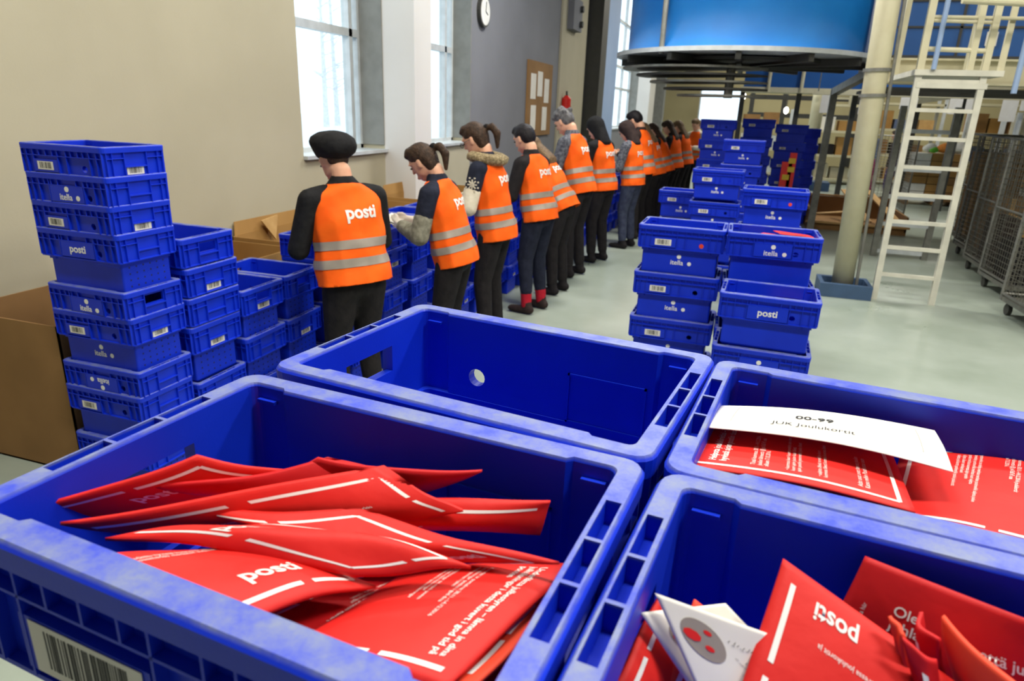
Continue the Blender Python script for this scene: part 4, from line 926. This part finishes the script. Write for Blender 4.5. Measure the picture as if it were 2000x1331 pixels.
bm = bmesh.new(); box(bm, -2.6,3,-1.3,1.6,-.13,0); obj('base_rail', bm, m_dark, t)
t = thing('lower_machine', 'deep blue panelled machine band behind the drum', 'machine', (.9,16.2,2.3))
bm = bmesh.new(); box(bm, -1.05,3.2,0,.8,.05,1.1); obj('casing', bm, m_drumd, t)
bm = bmesh.new(); box(bm, -1.1,3.25,-.05,.85,-.05,.05); 
for x in (-.55,.1,1.3,2.2): tube(bm, (x,-.06,-.05),(x,-.06,1.1),.035,8)
obj('frame', bm, m_cream, t)
for x in (-1.05,.1,1.2,3.2):
    bm = bmesh.new(); box(bm, x-.05,x+.05,.3,.4,-2.3,-.05); obj('leg', bm, m_dark, t)
t = thing('support_beam', 'wide cream steel beam running right from the round column', 'beam', (3.5,9.0,2.15)); 
bm = bmesh.new(); box(bm, -2.2,3,-.06,.06,.02,.24); box(bm, -2.2,3,-.14,.14,0,.02); box(bm, -2.2,3,-.14,.14,.24,.26); obj('beam', bm, m_cream, t)
bm = bmesh.new(); box(bm, -2.1,3,.3,2.0,-.06,-.02); obj('grating', bm, m_dark, t)
for x in (.3,1.9):
    bm = bmesh.new(); tube(bm, (x,.2,-.02),(x,.2,.26),.03,8); obj('bracket', bm, m_grey, t)
t = thing('round_column', 'thick cream round steel column with bolted joint standing on a blue-grey plinth', 'column', (1.20,7.75,0))
t.rotation_euler = (0, math.radians(-1.8), 0)
bm = bmesh.new(); tube(bm, (0,0,.02),(0,0,5.2), .105, 28); obj('shaft', bm, m_cream, t, True)
bm = bmesh.new(); tube(bm, (0,0,2.20),(0,0,2.23), .125, 28); tube(bm, (0,0,1.97),(0,0,2.0), .125, 28); obj('joint_ring', bm, m_grey, t)
bm = bmesh.new(); tube(bm, (.13,-.05,.1),(.13,-.05,4.2), .016, 8); obj('conduit', bm, m_grey, t)
t = thing('column_plinth', 'blue-grey steel plinth under the thick cream column', 'plinth', (1.20,7.75,0))
bm = bmesh.new(); box(bm, -.24,.26,-.22,-.16,0,.14); box(bm, -.24,.26,.16,.22,0,.14); box(bm, -.24,.26,-.16,.16,0,.02); box(bm, -.24,-.20,-.16,.16,0,.14); box(bm, .22,.26,-.16,.16,0,.14); obj('plinth', bm, m_base, t)
t = thing('ladder', 'pale steel ladder standing in front of the platform', 'ladder', (0,7.65,0))
for (x0,x1) in ((1.505,1.475),(2.035,2.005)):
    bm = bmesh.new(); bar(bm, (x0,0,0), (x1,0,2.20), .055, .05); obj('rail', bm, m_ladder, t)
for z in (.27,.55,.81,1.075,1.34,1.61,1.865,2.12):
    bm = bmesh.new(); bar(bm, (1.50-z*.014,0,z), (2.03-z*.014,0,z), .04, .035); obj('rung', bm, m_ladder, t)
t = thing('platform_cage', 'cream platform with guard rails above the ladder', 'platform', (0,7.65,2.2))
bm = bmesh.new(); box(bm, 1.43,2.15,-.05,1.2,-.03,.02); box(bm, 1.47,2.05,-.03,0,-.14,-.09); obj('deck', bm, m_ladder, t)
for (a,b,w) in (((1.475,0,.02),(1.45,0,2.5),.06),((1.88,0,.02),(1.86,0,2.5),.05),((2.0,0,.02),(1.985,0,2.5),.055),((2.14,.05,.0),(2.12,.05,2.5),.045),((1.46,1.1,0),(1.45,1.1,2.5),.05),((2.12,1.1,0),(2.12,1.1,2.5),.05)):
    bm = bmesh.new(); bar(bm, a, b, w, w); obj('post', bm, m_cream, t)
for (a,b,r) in (((1.46,0,.47),(2.35,0,.45),.016),((1.47,0,.20),(2.01,0,.185),.022),((1.46,0,.44),(2.02,0,.42),.016)):
    bm = bmesh.new(); tube(bm, a, b, r, 10); obj('guard_rail', bm, m_cream, t)
bm = bmesh.new(); tube(bm, (1.62,-.35,.56),(3.2,-.15,.50), .032, 12); obj('hand_rail', bm, m_cream, t, label='thick cream pipe')
t = thing('brace_pipe', 'pale blue-white slanting pipe in front of the platform posts', 'pipe', (1.574,7.58,2.22)); bm = bmesh.new(); tube(bm, (0,0,0),(-.02,0,2.6),.022,10); obj('pipe', bm, m_palebl, t)
t = thing('second_brace_pipe', 'pale blue-white pipe at the upper right edge', 'pipe', (2.26,7.6,2.03)); bm = bmesh.new(); tube(bm, (0,0,0),(-.02,0,2.6),.024,10); obj('pipe', bm, m_palebl, t)
t = thing('bent_strut', 'grey steel leg bending to a diagonal brace under the drum', 'strut', (1.2,12.1,0))
bm = bmesh.new(); bar(bm, (.03,0,0),(.03,0,2.19), .10,.10); bar(bm, (.03,0,2.15),(.23,-1.6,2.33), .10,.10); obj('strut', bm, m_grey, t)
t = thing('far_column', 'cream column with blue-grey foot in the background', 'column', (1.68,19.5,0))
bm = bmesh.new(); tube(bm, (0,0,.1),(-.05,0,4.5), .15, 16); obj('shaft', bm, m_cream, t, True)
bm = bmesh.new(); box(bm, -.55,.55,-.3,.3,0,.22); obj('foot', bm, m_base, t)
t = thing('far_ladder', 'small cream caged ladder on the distant machine', 'ladder', (2.15,19.3,2.1))
for x in (-.22,.22):
    bm = bmesh.new(); bar(bm, (x,0,0),(x,0,1.6),.09,.05); obj('rail', bm, m_cream, t)
for z in (.15,.5,.85,1.2):
    bm = bmesh.new(); bar(bm, (-.22,0,z),(.22,0,z),.04,.05); obj('rung', bm, m_cream, t)
t = thing('rack_frame', 'grey-blue steel frame with cross rungs between column and ladder', 'frame', (1.9,10.3,0))
for x in (0,.62):
    bm = bmesh.new(); box(bm, x-.035,x+.035,-.04,.04,0,1.95); obj('post', bm, m_grey, t)
for z in (.05,.42,.78,1.14,1.62):
    bm = bmesh.new(); box(bm, 0,.62,-.025,.025,z,z+.05); obj('rung', bm, m_frame, t)

# flattened cartons on the floor
t = thing('cardboard_tray', 'low open brown cardboard tray filled with flattened cardboard on the floor', 'box', (1.95,13.2,0))
bm = bmesh.new(); box(bm,-.75,.75,-.8,.8,0,.05); box(bm,-.75,-.72,-.8,.8,.05,.34); box(bm,.72,.75,-.8,.8,.05,.30); box(bm,-.75,.75,.77,.8,.05,.40); box(bm,-.75,.75,-.8,-.77,.05,.13); obj('tray_walls', bm, m_cardd, t)
bm = bmesh.new(); bar(bm, (-.78,-.85,.13),(.78,-.85,.13),.04,.03); bar(bm,(-.76,-.8,.34),(-.76,.8,.4),.03,.03); bar(bm, (-.75,.79,.42),(.75,.79,.42),.03,.03); obj('edge', bm, m_wood, t)
for k,(a,b) in enumerate((((-.6,-.5,.16),(.1,-.2,.22)),((.2,-.6,.10),(-.1,.5,.50)),((.3,.6,.5),(.65,-.6,.12)))):
    bm = bmesh.new(); bar(bm, a, b, .12,.02); tag(obj('cardboard_strip', bm, m_wood, loc=(1.95,13.2,.06)), ['pale cardboard strip lying low in the brown tray','pale cardboard strip leaning up in the middle of the tray','pale cardboard strip leaning at the right of the tray'][k], 'cardboard', 'strips in the brown tray')
t = thing('safety_marker', 'red and yellow upright marker standing beside the dark blue crates', 'marker', (.72,11.7,0))
bm = bmesh.new(); box(bm, -.10,.05,-.06,.06,0,1.10); box(bm, .0,.10,-.06,.06,.3,1.24); obj('marker_body', bm, m_redp, t)
for z,x in ((.62,-.05),(.83,-.02),(.95,.04),(1.08,.04)):
    bm = bmesh.new(); box(bm, x-.05,x+.05,-.064,-.06,z,z+.08); obj('yellow_patch', bm, m_yel, t, label='yellow patch')
bm = bmesh.new(); box(bm, -.2,.2,-.15,.15,0,.04); obj('foot', bm, m_dark, t)

# wire roll cages at the right
def cage(x, y, rz, label, h=1.62, wd=.72, dp=.80):
    t = thing('roll_cage', label, 'cage', (x,y,0), math.radians(rz), 'wire roll cages at the right'); 
    bm = bmesh.new()
    for sx in (-1,1):
        for sy in (-1,1): tube(bm, (sx*wd/2,sy*dp/2,.14),(sx*wd/2,sy*dp/2,h), .016, 8)
    for sx in (-1,1):
        for z in (.2,.9,h): tube(bm, (sx*wd/2,-dp/2,z),(sx*wd/2,dp/2,z), .012, 6)
    for z in (.2,h): tube(bm, (-wd/2,dp/2,z),(wd/2,dp/2,z), .012, 6)
    obj('cage_frame', bm, m_grey, t)
    for k in range(3):
        bm = bmesh.new()
        if k < 2:
            X = (-1,1)[k]*wd/2; n = 13
            for j in range(1,n): Y = -dp/2+dp*j/n; tube(bm, (X,Y,.2),(X,Y,h), .0035, 4)
            for j in range(1,24): Z = .2+(h-.2)*j/24; tube(bm, (X,-dp/2,Z),(X,dp/2,Z), .0035, 4)
        else:
            n = 12
            for j in range(1,n): X = -wd/2+wd*j/n; tube(bm, (X,dp/2,.2),(X,dp/2,h), .0035, 4)
            for j in range(1,24): Z = .2+(h-.2)*j/24; tube(bm, (-wd/2,dp/2,Z),(wd/2,dp/2,Z), .0035, 4)
        obj('wire_panel', bm, m_mesh, t)
    bm = bmesh.new(); box(bm, -wd/2,wd/2,-dp/2,dp/2,.13,.17); obj('base_plate', bm, m_grey, t)
    for sx in (-1,1):
        for sy in (-1,1):
            bm = bmesh.new(); tube(bm, (sx*(wd/2-.06)-.018,sy*(dp/2-.06),.055),(sx*(wd/2-.06)+.018,sy*(dp/2-.06),.055), .055, 14); box(bm, sx*(wd/2-.06)-.02,sx*(wd/2-.06)+.02,sy*(dp/2-.06)-.02,sy*(dp/2-.06)+.02,.1,.135); obj('wheel', bm, m_dark, t)
    return t
cage(3.00,7.25,4,'nearest wire roll cage at the right edge of the floor')
cage(3.15,8.55,2,'second wire roll cage from the front at the right')
cage(3.25,9.60,0,'third wire roll cage from the front at the right')
cage(3.42,10.75,0,'fourth wire roll cage from the front at the right')
cage(3.60,12.0,0,'rearmost wire roll cage of the right row')
cage(4.35,8.6,0,'wire roll cage standing behind the second one, further right')
cage(4.45,10.2,0,'wire roll cage in the second row, beside the fourth')
cage(2.62,14.6,0,'wire roll cage standing apart beyond the ladder',1.5)
def load(x,y,z,w_,d_,h_,m,label,g):
    bm = bmesh.new(); box(bm, -w_/2,w_/2,-d_/2,d_/2,0,h_); t = obj('parcel', bm, m, loc=(x,y,z)); tag(t,label,'parcel',g); 
    b = bmesh.new(); box(b, -.03,.03,-d_/2-.002,d_/2+.002,h_,h_+.002); box(b, -.03,.03,-d_/2-.003,-d_/2,h_*.6,h_); obj('packing_tape', b, m_wood if m is not m_wood else m_cardd, t); return t
load(3.15,8.55,.17,.55,.6,.42,f_dark,'dark parcel on the base of the second roll cage','parcels in the cages')
load(3.42,10.75,.17,.5,.6,.7,m_cardd,'tall brown parcel in the fourth roll cage','parcels in the cages')
load(3.60,12.0,.17,.55,.6,1.2,m_card,'tall light brown carton in the rearmost roll cage','parcels in the cages')
load(3.25,9.6,.17,.5,.6,.55,f_brown,'dark brown parcel in the third roll cage','parcels in the cages')

# cartons, shelves and signs in the far right of the hall
t = thing('pallet', 'grey pallet under the stacked cartons in the background', 'pallet', (4.15,17.9,0)); bm = bmesh.new()
for x in (-.55,0,.45): box(bm, x,x+.1,-.45,.45,.03,.11)
for y in (-.45,-.15,.15,.37): box(bm, -.55,.55,y,y+.08,.11,.14)
for x in (-.55,.45): box(bm, x,x+.1,-.45,.45,0,.03)
obj('boards', bm, m_cardd, t)
G = 'stacked cartons in the background'
cols = ['left','middle','right']
for r_ in range(6):
    for c_ in range(3):
        hh = .165; w_ = .32
        m = m_paper if (c_ == 0 and r_ in (0,1,4,5)) else (m_card if c_ < 2 or r_%2 else m_cardd)
        bm = bmesh.new(); box(bm, -w_/2,w_/2,-.3,.3,0,hh-.012); o = obj('carton', bm, m, loc=(3.83+c_*.335,17.85,.14+r_*hh)); 
        tag(o, '%s carton in the %s column on the pallet, %s' % ('white' if m is m_paper else 'brown', cols[c_], ['lowest layer','second layer up','third layer up','fourth layer up','fifth layer up','top layer'][r_]), 'carton', G)
def sacks():
    for k,(x,z,m,s_,nm) in enumerate(((3.95,1.22,m_paper,.16,'white bag on top of the cartons'),(4.22,1.22,fm('orange_bag',(240,150,70)),.17,'orange bag on top of the cartons'),(3.98,1.08,fm('green_bag',(110,190,60)),.10,'small green bag on top of the cartons'),(4.5,1.25,m_paper,.2,'large white bundle at the right of the cartons'))):
        b = bmesh.new(); hull(b, [((0,0,s_*.5),(s_,s_,s_*.5)),((.02,0,s_*.9),(s_*.6,s_*.6,s_*.4))]); me = blob(b, .03, 2); o = link('bag', me, None, (x,17.7-.25*(k==2),1.135 if k != 3 else 1.13)); me.materials.clear(); me.materials.append(m); tag(o, nm, 'bag', 'bags on the cartons')
sacks()
def rack(x0,x1,y,zs,label,m=m_frame):
    t = thing('storage_rack', label, 'rack', ((x0+x1)/2,y,0)); a = (x1-x0)/2
    for sx in (-1,1):
        for yy_ in (-.4,.4):
            bm = bmesh.new(); box(bm, sx*a-.04,sx*a+.04,yy_-.04,yy_+.04,0,zs[-1]+.5); obj('upright', bm, m, t)
    for z in zs:
        bm = bmesh.new(); box(bm, -a,a,-.44,.44,z,z+.06); obj('shelf', bm, m_cream, t)
    return t
RK = [(1.9,3.3,22,(.1,.75,1.4,2.1)),(3.5,5.2,23,(.1,.8,1.5,2.2)),(5.3,7.4,21,(.1,.8,1.5,2.2)),(7.5,9.5,22,(.1,.8,1.5,2.2)),(-.2,1.3,23,(.1,.8,1.5)),(4.9,6.6,16.2,(.1,.85,1.5))]
RN = ['behind the far column','behind the pallet','beyond the roll cages','at far right','behind dark crates','right of the pallet']
pal = [m_card,m_cardd,m_paper,m_wood,f_dark,m_frame,f_blgr,m_wall]
pn = ['brown','dark brown','white','tan','dark','silver grey','blue-grey','cream']
rnd = random.Random(11)
for k,(x0,x1,y,zs) in enumerate(RK):
    rack(x0,x1,y,zs,'steel storage rack %s' % RN[k])
    for j,z in enumerate(zs[:3]):
        xx = x0+.1; i = 0
        while xx < x1-.45:
            w_ = rnd.uniform(.28,.5); h_ = rnd.uniform(.25,.5); q = rnd.randrange(len(pal)); bm = bmesh.new(); box(bm, -w_/2,w_/2,-.3,.3,0,h_); 
            o = obj('parcel', bm, pal[q], loc=(xx+w_/2,y,z+.062)); 
            tag(o, '%s parcel, %s shelf of the rack %s, %s' % (pn[q], ['bottom','middle','upper'][j], RN[k], ['leftmost','second from left','third from left','fourth from left','fifth from left','sixth from left'][i]), 'parcel', 'parcels on the storage racks'); xx += w_+rnd.uniform(.04,.15); i += 1
t = thing('sign_rail', 'long thin cream rail carrying white paper signs across the far hall', 'rail', (3.6,15.7,2.22)); bm = bmesh.new(); box(bm, -2.4,4.5,-.02,.02,0,.06); obj('rail', bm, m_cream, t)
for x in (-2.3,-.3,2.0,4.3):
    bm = bmesh.new(); tube(bm, (x,0,.06),(x,0,3.3),.012,6); obj('hanger', bm, m_grey, t)
for k,(px,w_,h_) in enumerate(((1.55,.22,.34),(2.35,.34,.34),(3.08,.30,.22),(3.92,.22,.28),(4.22,.24,.26),(4.85,.26,.38),(5.2,.34,.18),(5.5,.26,.42),(7.0,.3,.3))):
    bm = bmesh.new(); box(bm, -w_/2,w_/2,-.004,.004,-h_,0); o = obj('paper_sign', bm, m_paper, loc=(px*.96,15.67,2.21)); tag(o, 'white paper sign on the far rail, %s' % ['leftmost','second from left','third from left, short and wide','fourth from left','fifth from left','sixth from left, tall','seventh from left, low and wide','eighth from left, tallest','rightmost'][k], 'sign', 'white signs on the far rail')
t = thing('conveyor', 'slanting cream conveyor housing high in the far right hall', 'conveyor', (6.0,18.5,2.6)); bm = bmesh.new(); bar(bm, (-2.6,0,-.35),(3.0,0,.75),.9,.28); obj('conveyor_bed', bm, m_cream, t)
bm = bmesh.new(); bar(bm, (-2.6,-.5,-.18),(3.0,-.5,.92),.03,.03); obj('side_rail', bm, m_dark, t)
for x,zt in ((-2.3,-.4),(0,.0),(2.5,.5)):
    bm = bmesh.new(); box(bm, x-.05,x+.05,-.05,.05,-2.6,zt); obj('leg', bm, m_dark, t)
t = thing('far_gantry', 'dark steel gantry in front of the far wall', 'gantry', (1.0,25,0)); 
for x in (-.9,.1,1.2,2.3):
    bm = bmesh.new(); box(bm, x-.07,x+.07,-.07,.07,0,3.3); obj('post', bm, m_dark, t)
for z in (1.75,2.3,3.2):
    bm = bmesh.new(); box(bm, -1.0,2.4,-.08,.08,z,z+.14); obj('cross_beam', bm, m_dark if z < 3 else m_cream, t)
for (x,y,z,nmx) in ((2.05,18.2,2.42,'bright round lamp on the cream far column'),(1.05,22.0,1.95,'small bright lamp beneath the deep blue machine'),(2.9,22.5,1.6,'slanting bright tube lamp in the far hall'),(-.15,18.0,2.2,'bright lamp at the end of the far window')):
    t = thing('work_lamp', nmx, 'lamp', (x if 'column' not in nmx else 1.52,19.2 if 'column' in nmx else y,z)); bm = bmesh.new(); 
    if 'tube' in nmx: bar(bm, (-.25,0,-.05),(.25,0,.1),.05,.07)
    else: hull(bm, [((0,0,0),(.07,.05,.10))])
    obj('lamp_glass', bm, emis('lamp_glow_%d'%int(y*10), (255,252,240), 5), t)
    bm = bmesh.new(); tube(bm, (0,.03,.05),(0,.03,.5 if 'column' in nmx else 5.6-z),.012,6); obj('lamp_stem', bm, m_dark, t)
